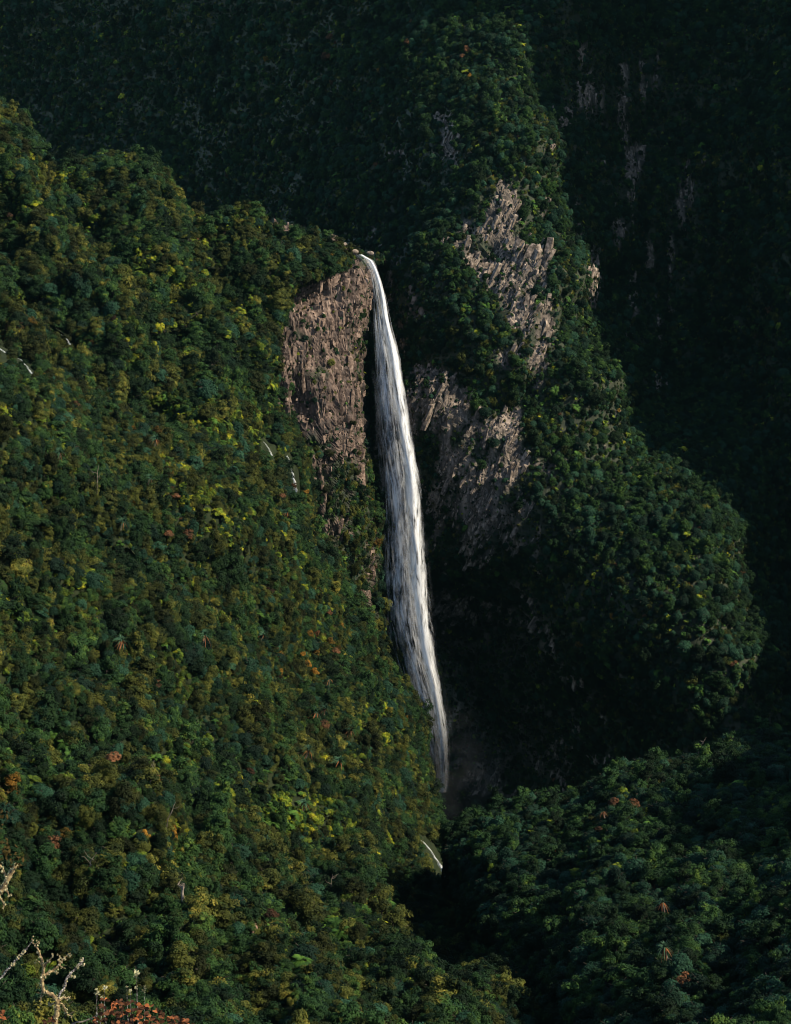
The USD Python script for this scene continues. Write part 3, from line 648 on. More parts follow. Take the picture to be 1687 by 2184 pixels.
def grow(sheet_name, spacing, size, mix, seed, upright=0.75, bare=None):
    """Cover a sheet: mix(P, px, py, rnd) gives each plant's kind; size is the usual half width of a crown."""
    rg = np.random.default_rng(seed)
    s = SHEETS[sheet_name]
    P, N, (i, j) = scatter(s['V'], s['N'], spacing, rg)
    ok, px, py, D = seen(P)
    if s['rock'] is not None:
        ok &= rg.uniform(size=len(P)) > s['rock'][i, j] * 0.70
    ok &= ~near_stream(px, py, 30 if size > 1 else 10)
    if bare is not None:
        ok &= ~bare(px, py)
    P, N, px, py = P[ok], N[ok], px[ok], py[ok]
    kinds = mix(P, N, px, py, rg)
    sc = size * np.exp(rg.normal(0, .46, len(P))) * (0.8 + 0.9 * (fbm(P, 22, 2, seed) + .3))
    if s['rock'] is not None:
        sc = sc * (1 - .6 * np.clip(1.6 * gaussian_filter(s['rock'], 4.0), 0, 1)[i, j][ok])
    sc = np.clip(sc, size * .3, size * 2.5)
    Z = N * (1 - upright) + np.array([0, 0, 1.0]) * upright + rg.normal(0, .10, (len(P), 3))
    for kind in KINDS:
        m = kinds == kind
        if m.any():
            f = rg.integers(0, len(KINDS[kind]), m.sum())
            if kind == 'broadleaf_tree' and sheet_name in (wall, spur):
                f = np.array([0, 2, 4, 4, 5, 4])[f]  # darker, cooler crowns put the dimmer light of wall and spur into colour
            mult = dict(broadleaf_tree=1.0, yellow_shrub=.68, heath_shrub=.8, tree_fern=.72, fern_clump=.75, cliff_plant=.9, rust_shrub=.6, screw_pine=1.0)[kind]
            PLANTS[kind].append((P[m], Z[m], sc[m] * mult, f, np.full(m.sum(), sheet_name, object)))


def choose(names, weights, rg):
    """weights: n x k; one name per row."""
    w = np.maximum(np.stack(np.broadcast_arrays(*weights), 1), 0); w = np.cumsum(w / w.sum(1, keepdims=True), 1)
    k = (rg.uniform(size=(len(w), 1)) > w).sum(1)
    return np.array(names, object)[np.minimum(k, len(names) - 1)]


NAMES = ['broadleaf_tree', 'yellow_shrub', 'heath_shrub', 'tree_fern', 'fern_clump', 'cliff_plant', 'rust_shrub']


def mix_slope(yellow, olive, rust, ferns, ylw_spots=(), fern_spots=(), rust_spots=(), olive_spots=()):
    def f(P, N, px, py, rg):
        a = fbm(P, 24, 3, 81); b = fbm(P, 30, 3, 83); c = fbm(P, 18, 2, 87)
        fs, ys, rs, os_ = blob(px, py, fern_spots), blob(px, py, ylw_spots), blob(px, py, rust_spots), blob(px, py, olive_spots)
        o = 0 * px
        return choose(NAMES, [(1.0 - .95 * fs) * (1 - .5 * os_), yellow * smooth01(a, -.05, .2) + 1.6 * ys + .35 * fs, olive * .7 * smooth01(b, -.1, .2) + 1.3 * os_, ferns * smooth01(c, 0, .2) + .5 * fs, .15 + 3.0 * fs, o, rust * smooth01(b, .05, .25) + 2.0 * rs], rg)
    return f


def mix_wall(P, N, px, py, rg):
    steep = smooth01(N[:, 2], .62, .35)
    a = fbm(P, 26, 3, 91); b = fbm(P, 30, 3, 93); o = 0 * px
    sunny = smooth01(px, 500, 900)
    return choose(NAMES, [.9 - .55 * steep, .05 * smooth01(a, 0, .25) * sunny, .45 * smooth01(b, -.1, .2) * (.3 + .7 * sunny), .12 + o, .1 + o, 2.2 * steep, .015 + o], rg)


STREAMS = [('thin cascade at the left edge, upper bit of the left stream', [(-12, 738), (0, 744), (12, 752)], 6, slope2), ('short white cascade near the left edge below the orange bushes', [(38, 764), (46, 768), (54, 778), (62, 790), (68, 797)], 7, slope2),
           ('narrow white streak of a brook on the upper left slope', [(131, 713), (138, 718), (145, 727), (151, 738)], 5, slope1), ('little cascade half hidden in leaves left of the thin stream', [(562, 942), (570, 952), (576, 962), (580, 974)], 5, slope1),
           ('thin stream dropping between the green slope and the brown rock face', [(613, 972), (615, 980), (618, 990), (624, 1010), (628, 1030), (630, 1050)], 9, slope1), ('bright brook sliding down below the foot of the waterfall', [(894, 1788), (906, 1800), (920, 1815), (934, 1838), (944, 1855), (954, 1875)], 11, slope2)]


def near_stream(px, py, below=30):
    m = np.zeros(px.shape, bool)
    for _, pts, w, _ in STREAMS:
        T = np.linspace(0, 1, 14); q = np.array(pts, float); t = np.linspace(0, 1, len(q))
        for x, y in zip(np.interp(T, t, q[:, 0]), np.interp(T, t, q[:, 1])):
            m |= (np.abs(px - x) < w * .5 + (10 if w > 10 else 7)) & (py - y > -6) & (py - y < (below * 1.4 if w > 10 else below))
    return m


earth = [(505, 1925, 14, 22), (540, 1985, 10, 12), (560, 2110, 26, 14), (495, 1900, 10, 16)]
bare_l3 = lambda px, py: blob(px, py, earth) > 0.6

grow(wall, 1.4, 1.08, mix_wall, 1, upright=0.4)
grow(face, 1.7, 1.3, mix_wall, 2, upright=0.5)
grow(slope1, 1.75, 1.4, mix_slope(1.5, .6, .12, .2, rust_spots=[(60, 690, 50, 25), (160, 750, 30, 25)], ylw_spots=[(480, 480, 120, 40), (340, 560, 90, 60), (90, 420, 60, 80), (420, 640, 90, 60), (500, 900, 110, 50)], fern_spots=[(430, 905, 150, 55), (200, 855, 60, 16), (20, 640, 40, 20)]), 3)
grow(slope2, 1.45, 1.12, mix_slope(1.35, 1.0, .28, .25, olive_spots=[(300, 960, 110, 40), (480, 1020, 110, 45), (620, 1080, 70, 40), (240, 1520, 110, 60), (640, 1330, 60, 60)], ylw_spots=[(620, 1040, 60, 30), (470, 1060, 90, 60), (660, 1380, 40, 40), (20, 1290, 40, 60)], fern_spots=[(570, 1745, 90, 45), (660, 2040, 80, 80), (60, 1610, 110, 40), (390, 1625, 60, 25), (800, 1950, 80, 40), (720, 1990, 60, 40)], rust_spots=[(640, 1060, 30, 12), (690, 1390, 20, 40)]), 4)
grow(slope3, 1.3, .95, mix_slope(.3, .9, .14, .10, ylw_spots=[(380, 1620, 60, 25), (480, 1740, 40, 50)], fern_spots=[(90, 1600, 120, 40), (90, 2100, 80, 60)]), 5, bare=bare_l3)
grow(spur, 1.4, 1.05, mix_slope(.40, .25, .04, .35, ylw_spots=[(1420, 1780, 80, 30), (1560, 1730, 60, 40), (1380, 1830, 60, 20), (1560, 1850, 60, 40)]), 6)

FERNS = {slope1: [(430, 905, 150, 50), (560, 870, 70, 60), (20, 640, 45, 22)], slope2: [(570, 1745, 90, 45), (660, 2040, 90, 90), (60, 1610, 110, 40), (390, 1625, 60, 25), (0, 1290, 40, 40), (800, 1960, 60, 50)], slope3: [(90, 2110, 90, 60), (110, 1650, 130, 40), (420, 1770, 50, 30), (630, 2030, 70, 80)], spur: [(1420, 1790, 90, 25), (1560, 1740, 60, 30), (1380, 1850, 60, 20)]}
for n, (sh, spots) in enumerate(FERNS.items()):
    grow(sh, [1.25, 1.1, .9, 1.1][n], [1.5, 1.35, 1.0, 1.3][n], lambda P, N, px, py, rg: choose(NAMES, [.05 + 0 * px, .15 + 0 * px, 0 * px, .12 + 0 * px, 1 + 0 * px, 0 * px, 0 * px], rg), 40 + n, upright=.55,
         bare=lambda px, py, spots=spots: blob(px, py, spots) < .45 + .25 * np.sin(px * .07) * np.sin(py * .09))


def mix_under(P, N, px, py, rg):
    o = 0 * px
    return choose(NAMES, [.9 + o, .10 + o, .5 + o, .05 + o, .5 + o, .25 * smooth01(N[:, 2], .5, .2), .01 + o], rg)


for n, (sh, gap, sz) in enumerate(((wall, 2.2, .8), (slope1, 2.3, .75), (slope2, 1.9, .6), (slope3, 1.1, .5), (spur, 1.6, .6))):
    grow(sh, gap, sz, mix_under, 20 + n, upright=.4, bare=bare_l3 if sh == slope3 else None)

# ------------------------------------------------------------------ plants as things: the 300 of a kind that show largest, the rest of it as one cover
REGION = {wall: 'on the far amphitheatre wall', face: 'on the brown rock face left of the waterfall', slope1: 'on the upper left slope below the lip', slope2: 'on the broad left slope',
          slope3: 'on the near slope at the lower left', spur: 'on the dark spur at the lower right'}
DESC = {'broadleaf_tree': ('tree', 'broadleaf tree'), 'yellow_shrub': ('shrub', 'yellow green shrub'), 'heath_shrub': ('shrub', 'heath shrub'),
        'tree_fern': ('tree fern', 'tree fern'), 'screw_pine': ('screw pine', 'screw pine')}
TONE = {'broadleaf_tree': ['dark green low', 'olive green low', 'dark green tall', 'olive green tall', 'bluish flat topped', 'dark flat topped'], 'yellow_shrub': ['low', 'spreading', 'loose'],
        'heath_shrub': ['olive brown', 'olive green', 'grey green'], 'tree_fern': ['fresh green', 'yellow green', 'mid green']}
COVER = {'broadleaf_tree': ('forest', 'unbroken green tree canopy of the slopes and the far wall', 'forest'), 'yellow_shrub': ('yellow_scrub', 'small yellow green bushes sprinkled over the slopes', 'scrub'),
         'heath_shrub': ('heath_scrub', 'olive and grey green heath mixed into the slopes', 'scrub'), 'tree_fern': ('tree_fern_cover', 'smaller tree ferns scattered through the slopes', 'ferns'),
         'fern_clump': ('fern_cover', 'fresh green fern carpet in the hollows of the slopes', 'ferns'), 'cliff_plant': ('hanging_plants', 'leafy tufts hanging down the rock walls', 'plants'),
         'rust_shrub': ('rusty_scrub', 'rust brown and orange bushes dotted over the slopes', 'scrub')}


SPOTS = [(120, 1600, (slope3,), 'on the crest of the near ridge'), (60, 1800, (slope3,), 'under the ridge crest at left'), (150, 2050, (slope3,), 'behind the lichen crusted tree'), (330, 1850, (slope3,), 'above the bare pale trunk'),
         (330, 2100, (slope3,), 'behind the red bush'), (470, 1800, (slope3,), 'on the shoulder of the near ridge'), (500, 2000, (slope3,), 'beside the earthy gully'), (620, 2120, (slope3,), 'at the foot of the near ridge'),
         (100, 1250, (slope2,), 'at the left edge of the broad slope'), (150, 1450, (slope2,), 'above the near ridge crest'), (320, 1300, (slope2,), 'in the middle of the broad slope'), (400, 1550, (slope2,), 'around the lone yellow screw pine'),
         (640, 1420, (slope2,), 'beside the orange streak'), (700, 1600, (slope2,), 'among the dense screw pines'), (800, 1600, (slope2,), 'left of the fall foot'), (560, 1680, (slope2,), 'in the hollow behind the near ridge'),
         (700, 1800, (slope2,), 'on the lower broad slope'), (720, 2000, (slope2,), 'in the bright bottom fern hollow'), (860, 1880, (slope2,), 'left of the lowest brook'), (850, 2080, (slope2,), 'at the bottom middle'), (1010, 2100, (slope2,), 'beside the dark bottom gully'),
         (330, 980, (slope2,), 'on the crest of the broad slope'), (600, 1100, (slope2,), 'under the thin stream'), (480, 1250, (slope2,), 'near the two rust bushes'),
         (200, 450, (slope1,), 'high on the upper left slope'), (450, 600, (slope1,), 'halfway up the upper slope'), (680, 550, (slope1,), 'close to the lip'), (150, 700, (slope1,), 'by the left cascades'), (500, 850, (slope1,), 'in the upper green valley'),
         (1150, 1740, (spur,), 'on the left crest of the spur'), (1450, 1640, (spur,), 'on the right crest of the spur'), (1100, 1900, (spur,), 'on the gully side of the spur'), (1350, 1850, (spur,), 'in the middle of the spur'), (1580, 1800, (spur,), 'at the right edge of the spur'),
         (1300, 2060, (spur,), 'on the lower spur'), (1430, 1980, (spur,), 'beside the orange bladed screw pine'), (1560, 2050, (spur,), 'in the lower right corner'), (1400, 2160, (spur,), 'along the bottom edge of the spur'),
         (400, 200, (wall,), 'on the shaded upper wall'), (900, 150, (wall,), 'high above the buttress'), (1000, 700, (wall,), 'on the buttress right of the fall'), (1250, 700, (wall,), 'on the buttress edge'), (1400, 1200, (wall,), 'on the green bulge'), (1500, 400, (wall,), 'in the right recess'), (700, 900, (face,), 'on the brown rock face')]
ORD = 'first second third fourth fifth sixth seventh eighth ninth tenth eleventh twelfth thirteenth fourteenth fifteenth sixteenth seventeenth eighteenth nineteenth twentieth'.split()
ORD += ['twenty-' + o for o in ORD[:9]] + ['thirtieth'] + ['thirty-' + o for o in ORD[:9]]


def place(kind, k, P, Z, sc, spin, label, cat, group=None):
    x = UsdGeom.Xform.Define(stage, path(kind))
    q = quats(Z[None], np.array([spin]))[0]
    x.AddTranslateOp().Set(Gf.Vec3d(*map(float, P))); x.AddOrientOp().Set(Gf.Quatf(*map(float, q))); x.AddScaleOp().Set(Gf.Vec3f(*[float(sc)] * 3))
    p = x.GetPrim(); p.GetReferences().AddInternalReference('/World/' + KINDS[kind][k]); p.SetInstanceable(True)
    return tag(p, label, cat, group)


for kind, found in PLANTS.items():
    if not found or kind == 'screw_pine':
        continue
    P, Z, S, Fi, Sh = (np.concatenate([f[i] for f in found]) for i in range(5))
    rg = np.random.default_rng(900 + len(kind))
    spin = rg.uniform(0, 2 * np.pi, len(P))
    px, py, D = project(P)
    big = np.zeros(len(P), bool)
    if kind in DESC:
        inside = (px > 0) & (px < 1687) & (py > 5) & (py < 2190)
        order = np.argsort(np.where(inside, -S / D, 0))
        big[order[:300]] = True
        sets = {}
        for i in np.flatnonzero(big):
            spot = SPOTS[int(np.argmin([math.hypot(px[i] - x, (py[i] - y) * 1.1) + (0 if Sh[i] in on else 900) for x, y, on, _ in SPOTS]))][3]
            sets.setdefault((int(Fi[i]), spot), []).append(i)
        for (f, spot), ids in sets.items():
            ids.sort(key=lambda i: px[i])
            for n, i in enumerate(ids):
                base = f'{TONE[kind][f]} {DESC[kind][1]}'
                rank = '' if len(ids) == 1 else 'leftmost ' if n == 0 else 'rightmost ' if n == len(ids) - 1 else ORD[n] + ' from left, '
                place(kind, f, P[i], Z[i], S[i], spin[i], f'{rank}{base} {spot}', DESC[kind][0], f'{DESC[kind][1]}s {spot}')
    m = ~big
    nm, lab, cat = COVER[kind]
    pi = UsdGeom.PointInstancer.Define(stage, path(nm))
    tag(pi.GetPrim(), lab, cat, kind='stuff')
    targets = []
    for k, fn in enumerate(KINDS[kind]):
        x = UsdGeom.Xform.Define(stage, path(kind, pi.GetPrim())); x.GetPrim().GetReferences().AddInternalReference('/World/' + fn); targets.append(x.GetPath())
    pi.CreatePrototypesRel().SetTargets(targets)
    q = quats(Z[m], spin[m])
    pi.CreateProtoIndicesAttr(Vt.IntArray.FromNumpy(Fi[m].astype(np.int32)))
    pi.CreatePositionsAttr(Vt.Vec3fArray.FromNumpy(P[m].astype(np.float32)))
    pi.CreateScalesAttr(Vt.Vec3fArray.FromNumpy((S[m][:, None] * np.stack([rg.uniform(.75, 1.3, m.sum()), rg.uniform(.75, 1.3, m.sum()), rg.uniform(.7, 1.45, m.sum())], 1)).astype(np.float32)))
    pi.CreateOrientationsAttr(Vt.QuathArray([Gf.Quath(*map(float, r)) for r in q]))
    print(kind, len(P), int(big.sum()))


def surface_at(name, px, py):
    """The point of a sheet that the picture shows at a spot, and its normal."""
    s = SHEETS[name]; V = s['V'].reshape(-1, 3)
    x, y, D = project(V)
    d = np.hypot(x - px, y - py)
    near = np.flatnonzero(d < max(14, d.min() + 1)); i = near[np.argmin(D[near] + d[near] * .3)]
    scale = D[i] / D[i]
    return at(px, py, D[i]), s['N'].reshape(-1, 3)[i], D[i]


# screw pines and single coloured bushes that stand out
SP = [(322, 962, slope2, 1, 'with a ring of dead orange blades, beside the pale flowering bush'), (120, 992, slope2, 1.1, 'dark, with two hanging red blades, on the broad left slope'), (246, 1132, slope2, 1.1, 'with an orange dead skirt, left of the two rust bushes'),
      (245, 1392, slope2, 1.0, 'with yellow dead blades, alone on the lower left slope'), (424, 1385, slope2, 1.3, 'large, with dark star blades and a pale skirt, above the near ridge'), (545, 1368, slope2, .8, 'small, with red dead blades, left of the orange streak'),
      (598, 1110, slope2, .8, 'with pale dead blades, under the right rim of the slope'), (660, 1545, slope2, 1.3, 'with long dark blades, in the dense patch left of the fall foot'), (690, 1600, slope2, 1.2, 'with drooping grey blades, in the dense patch left of the fall foot'),
      (735, 1580, slope2, 1.1, 'leaning, right of the dense screw pine patch'), (640, 1620, slope2, 1.1, 'half hidden under the rust coloured fern'), (712, 1650, slope2, 1.2, 'lowest of the dense screw pine patch'),
      (680, 1530, slope2, 1.0, 'topmost of the dense screw pine patch'), (1428, 1965, spur, 1.1, 'with two bright orange dead blades on the dark spur'), (1195, 1845, spur, 1.3, 'blue green, with a wide star of blades, under the spur crest'),
      (1560, 1600, spur, 1.0, 'with one yellow dead blade, on the crest of the spur at the right'), (1440, 2065, spur, 1.2, 'dark star, low on the spur'), (1610, 1800, spur, 1.0, 'pale green, at the right edge of the spur'), (1300, 1760, spur, 1.0, 'thin bladed, in the middle of the spur'),
      (305, 1040, slope2, .9, 'thin, below the ring of dead orange blades'), (700, 1475, slope2, .9, 'with brown skirt, right of the orange streak'), (640, 1740, slope2, 1.0, 'in the hollow above the near ridge'), (875, 1870, slope2, 1.0, 'with brown blades, left of the lowest stream')]
for n, (x, y, sh, sc, words) in enumerate(SP):
    p, nn, D = surface_at(sh, x, y)
    place('screw_pine', n % 3, p + nn * 1.8 + [0, 0, .5], nn * .35 + np.array([0, 0, .8]), (1.6 if sh == slope2 else 1.2) * sc, n * 1.3, 'screw pine ' + words, 'screw pine')
BUSH = [(350, 1155, slope2, 0, 1.5, 'rust red bush, left one of a close pair on the broad slope'), (390, 1153, slope2, 2, 1.7, 'rust red bush, right one of a close pair on the broad slope'), (326, 938, slope2, 1, 1.5, 'pale orange bush on the crest of the left slope'),
        (372, 1078, slope2, 0, 1.2, 'faded pink brown bush in the middle of the left slope'), (645, 1430, slope2, 1, 1.3, 'orange bush at the top of the orange streak'), (656, 1443, slope2, 1, 1.5, 'bright orange bush at the foot of the orange streak'),
        (632, 1405, slope2, 1, 1.0, 'small orange bush starting the orange streak'), (648, 1362, slope2, 1, 1.3, 'golden bush beside the smooth round green shrub'), (690, 1378, slope2, 1, 1.6, 'golden orange bush on the steep gully'), (702, 1400, slope2, 0, 1.6, 'red brown bush below the golden ones on the steep gully'),
        (710, 1390, slope2, 1, 1.0, 'small orange bush right of the gully'), (690, 1318, slope2, 2, 1.1, 'pinkish bush near the right rim of the slope'), (676, 1562, slope2, 2, 1.7, 'flat rust brown fern bush above the screw pine patch'), (690, 1500, slope2, 0, 1.0, 'small red bush above the screw pine patch'),
        (590, 1072, slope2, 0, 1.3, 'red brown bush under the thin stream'), (640, 1060, slope2, 1, 1.1, 'orange bush at the foot of the thin stream'), (615, 1050, slope2, 2, 1.2, 'brown orange bush left of the thin stream'), (710, 88, wall, 0, 2.6, 'brown bush high in the shaded wall, upper one'),
        (700, 132, wall, 2, 2.8, 'wide brown bush high in the shaded wall, lower one'), (875, 100, wall, 2, 1.8, 'pale orange bush high above the buttress'), (990, 130, wall, 0, 1.6, 'small red bush above the buttress'), (1005, 172, wall, 1, 1.2, 'tiny orange bush above the buttress'),
        (836, 640, wall, 1, 1.6, 'golden bush beside the upper fall'), (1320, 1735, spur, 0, 1.6, 'red brown fern bush on the crest of the spur'), (1350, 1745, spur, 2, 1.6, 'rust fern bush right of the red brown one on the spur'), (1290, 1790, spur, 0, 1.0, 'dim red bush in the middle of the spur'),
        (255, 690, slope1, 0, 1.4, 'red brown bush high on the upper left slope'), (20, 470, slope1, 0, 1.4, 'red bush at the left edge of the upper slope'), (60, 705, slope2, 1, 1.4, 'orange bush on the little ridge beside the left cascade'), (125, 720, slope1, 1, 1.2, 'orange bush beside the upper cascade'),
        (10, 1700, slope3, 1, 1.3, 'orange bush at the left edge above the near slope'), (520, 1660, slope2, 0, 1.3, 'dark red bush above the near ridge'), (240, 1660, slope3, 0, 1.4, 'dull red bush on the near ridge'), (560, 1990, slope3, 0, 1.2, 'reddish bush on the earthy gully')]
for n, (x, y, sh, k, sc, words) in enumerate(BUSH):
    p, nn, D = surface_at(sh, x, y)
    place('rust_shrub', k, p + nn * 1.9 + [0, 0, .4], nn * .4 + np.array([0, 0, .7]), sc * .92, n * 2.1, words, 'bush')

# ------------------------------------------------------------------ rock: broken slabs and columns standing out of the walls
def slab(seed):
    rg = np.random.default_rng(seed)
    c = np.array([[x, y, z] for x in (-1, 1) for y in (-1, 1) for z in (-1, 1)], float)
    pts = np.vstack([c * rg.uniform(.55, 1.0, (8, 3)), c * rg.uniform(.5, .95, (8, 3)) * [1, .7, 1.12]])
    return trimesh.Trimesh(pts * [.55, .5, 1.0]).convex_hull


SLABS = [slab(40 + k) for k in range(7)]


def slabs(sheet_name, spacing, size, look, seed, tall, lean):
    s = SHEETS[sheet_name]; rg = np.random.default_rng(seed)
    P, N, (i, j) = scatter(s['V'], s['N'], spacing, rg)
    ok, px, py, D = seen(P, 8)
    ok &= (s['rock'][i, j] > .6) & (px > 560) & (px < 1690) & ~((np.abs(px - 800) < 42) & (np.abs(py - 520) < 62))
    P, N, px, py = P[ok], N[ok], px[ok], py[ok]
    n = len(P)
    sc = size * np.exp(rg.normal(0, .42, n))
    k = rg.integers(0, len(SLABS), n)
    tilt = lean(px, py) + rg.normal(0, .12, n)
    Z = np.stack([np.sin(tilt), rg.normal(0, .1, n), np.cos(tilt)], 1)
    q = quats(Z, rg.uniform(0, 2 * np.pi, n))
    sx = np.stack([sc * rg.uniform(.6, 1.2, n), sc * rg.uniform(.6, 1.2, n), sc * tall * rg.uniform(.6, 1.6, n)], 1)
    P = P - N * (sc * rg.uniform(.25, .75, n))[:, None]
    inside = (px > 0) & (px < 1687) & (py > 0) & (py < 2184)
    order = np.argsort(np.where(inside, -sx[:, 2] * sx[:, 0], 0)); big = np.zeros(n, bool); big[order[:300]] = True
    for r in np.flatnonzero(big):
        R = trimesh.transformations.quaternion_matrix(q[r])[:3, :3]
        m = SLABS[k[r]]
        obj('rock_slab', ((m.vertices * sx[r]) @ R.T + P[r], m.faces), look, s['prim'])
    pi = UsdGeom.PointInstancer.Define(stage, path('rock_rubble', s['prim'])); tag(pi.GetPrim(), kind='stuff')
    tg = [obj('rock_slab', m, look, pi.GetPrim()).GetPath() for m in SLABS]
    pi.CreatePrototypesRel().SetTargets(tg)
    m = ~big
    pi.CreateProtoIndicesAttr(Vt.IntArray.FromNumpy(k[m].astype(np.int32))); pi.CreatePositionsAttr(Vt.Vec3fArray.FromNumpy(P[m].astype(np.float32)))
    pi.CreateScalesAttr(Vt.Vec3fArray.FromNumpy(sx[m].astype(np.float32))); pi.CreateOrientationsAttr(Vt.QuathArray([Gf.Quath(*map(float, r)) for r in q[m]]))
    print('slabs', sheet_name, n)


slabs(wall, 1.9, .88, 'slab_grey', 51, 2.1, lambda px, py: .42 * smooth01(px, 1230, 1150) * smooth01(px, 840, 900))
slabs(face, 2.1, .9, 'slab_warm', 52, 1.25, lambda px, py: 0 * px)

# ------------------------------------------------------------------ water
def ribbon(L, R, D, bulge=2.0, rows=90, cols=14, jitter=0.0, seed=0):
    """A sheet of water between a left and a right edge line (px, py), bowed towards the viewer. Returns vertices, faces and st (across 0-1, along in metres)."""
    L, R = np.array(L, float), np.array(R, float)
    y0, y1 = max(L[0, 1], R[0, 1]), min(L[-1, 1], R[-1, 1])
    y = np.linspace(y0, y1, rows)
    xl, xr = PchipInterpolator(L[:, 1], L[:, 0])(y), PchipInterpolator(R[:, 1], R[:, 0])(y)
    d = PchipInterpolator(np.array(D, float)[:, 0], np.array(D, float)[:, 1])(y)
    s = np.linspace(0, 1, cols)
    px = xl[:, None] * (1 - s) + xr[:, None] * s; py = np.repeat(y[:, None], cols, 1)
    w = (xr - xl)[:, None] * .19
    DD = d[:, None] - np.minimum(bulge, w * .5) * np.sin(np.pi * s)[None]
    V = at(px, py, DD)
    if jitter:
        V += np.array([0, -1.0, 0]) * (jitter * 2 * fbm(V.reshape(-1, 3) * [1, 1, .15], 2.0, 3, seed)).reshape(rows, cols)[..., None]
    along = np.concatenate([[0], np.cumsum(np.linalg.norm(np.diff(V[:, cols // 2], axis=0), axis=1))])
    st = np.stack([np.repeat(s[None], rows, 0), np.repeat(along[:, None], cols, 1)], -1)
    return V.reshape(-1, 3), grid_faces(rows, cols), st.reshape(-1, 2)


FALL_D = [(500, 906), (560, 905), (620, 909), (800, 914), (1100, 920), (1700, 930), (1800, 932)]
EDGE_R = [(770, 543), (793, 556), (803, 580), (817, 625), (830, 690), (845, 745), (857, 810), (868, 880), (882, 960), (895, 1050), (899, 1130), (904, 1180), (911, 1260), (918, 1330), (925, 1400), (934, 1450), (948, 1530), (955, 1600), (950, 1690)]
EDGE_L_SHIFT = 10
EDGE_L = [(758, 543), (772, 556), (781, 580), (785, 625), (788, 690), (792, 760), (797, 840), (804, 920), (812, 1000), (820, 1080), (824, 1180), (828, 1260), (832, 1320), (850, 1390), (868, 1450), (890, 1530), (902, 1600), (912, 1690)]
EDGE_L = [(x + EDGE_L_SHIFT * min(1, (y - 543) / 60), y) for x, y in EDGE_L]
off = lambda E, d: [(x + d, y) for x, y in E]
fall = thing('waterfall', label='tall white waterfall plunging from the rock lip into the dark gorge', cat='waterfall')


def water(name, args, look, parent, **kw):
    V, F, st = ribbon(*args, **kw)
    return obj(name, (V, F), look, parent, smooth=True, uv=st)


mid = lambda f: [(l + (r - l) * f, y) for (l, r, y) in ((np.interp(y, [q[1] for q in EDGE_L], [q[0] for q in EDGE_L]), x, y) for x, y in EDGE_R)]
water('main_stream', (mid(.5), off(EDGE_R, 5), FALL_D), 'fall_core', fall, bulge=2.5, jitter=.8, seed=1)
water('side_stream', (mid(0), mid(.75), [(y, d + 3) for y, d in FALL_D]), 'fall_side', fall, bulge=2.0, jitter=.8, seed=2)
water('veil', (off(EDGE_L, -3), off(EDGE_R, 5), [(y, d - 2.5) for y, d in FALL_D]), 'fall_veil', fall, bulge=3.0, jitter=1.2, seed=3)
water('veil', ([(x - (y - 543) * .028, y) for x, y in EDGE_L], mid(.4), [(y, d + 6) for y, d in FALL_D]), 'fall_veil', fall, bulge=2.0, jitter=1.2, seed=4)
water('spray', ([(x - 4 - (y - 543) * .03, y) for x, y in EDGE_L], [(x + 5 + (y - 543) * .02, y) for x, y in EDGE_R], [(y, d - 5) for y, d in FALL_D]), 'fall_mist', fall, bulge=4.0, jitter=1.5, seed=5)

for words, pts, w, sh in STREAMS:
    pts = np.array(pts, float)
    _, _, D = surface_at(sh, *pts[len(pts) // 2])
    Ds = np.array([surface_at(sh, *q)[2] for q in pts])
    Ds = np.minimum(Ds, np.median(Ds) + 4) - (12 if pts[0, 1] > 1700 else 5.5)
    t = np.linspace(0, 1, len(pts)); T = np.linspace(0, 1, 24)
    C = PchipInterpolator(t, pts)(T); d = PchipInterpolator(t, Ds)(T)
    C[:, 0] += np.random.default_rng(int(pts[0, 0]) + 50).normal(0, .9, 24)
    wid = w * (0.30 + .8 * T ** 1.5) * .5 * np.random.default_rng(int(pts[0, 1])).uniform(.6, 1.35, 24)
    s = np.linspace(0, 1, 6)
    V = at(C[:, :1] + wid[:, None] * (2 * s - 1), np.repeat(C[:, 1:], 6, 1), d[:, None] - .8 * np.sin(np.pi * s))
    along = np.concatenate([[0], np.cumsum(np.linalg.norm(np.diff(V[:, 3], axis=0), axis=1))])
    st = np.stack([np.repeat(s[None], 24, 0), np.repeat(along[:, None], 6, 1)], -1).reshape(-1, 2)
    o = obj('stream', (V.reshape(-1, 3), grid_faces(24, 6)), 'stream_water', smooth=True, uv=st, label=words, cat='stream')

# mist where the fall strikes the bottom
usdkit.material(stage, '/World/Looks/mist_air', {
    'g': ('geometry', {}), 'n': ('noise_texture', dict(scale=.12, detail=4.0)), 'r': ('map_range', dict(from_min=.42, from_max=.75, to_min=0.0, to_max=.0022, clamp=True)),
    'v': ('principled_volume', dict(color=(.9, .93, .95), anisotropy=.2))}, [('g.position', 'n.vector'), ('n.fac', 'r.value'), ('r.result', 'v.density')], volume='v.volume')
ball = trimesh.creation.icosphere(3); c = at(965, 1640, 938)
obj('mist', (ball.vertices * [20, 12, 26] + c, ball.faces), 'mist_air', kind='stuff', label='pale mist drifting at the foot of the waterfall', cat='mist')

# boulders on the lip
for x, y, s, words in ((733, 521, 1.1, 'round grey boulder above the lip of the waterfall'), (728, 538, .8, 'small brown boulder left of the lip'), (756, 537, 1.3, 'flat dark boulder right at the lip'), (742, 534, .9, 'grey brown boulder between the round one and the lip'), (790, 540, 1.1, 'dark boulder across the water from the flat one')):
    m = trimesh.creation.icosphere(3); v = m.vertices * [1.3, 1, .75]
    v = v * (1 + .5 * fbm(v + x, .9, 3, int(x)))[:, None]
    obj('boulder', (v * s + at(x, y, 907), m.faces), 'slab_grey', smooth=35, label=words, cat='boulder')

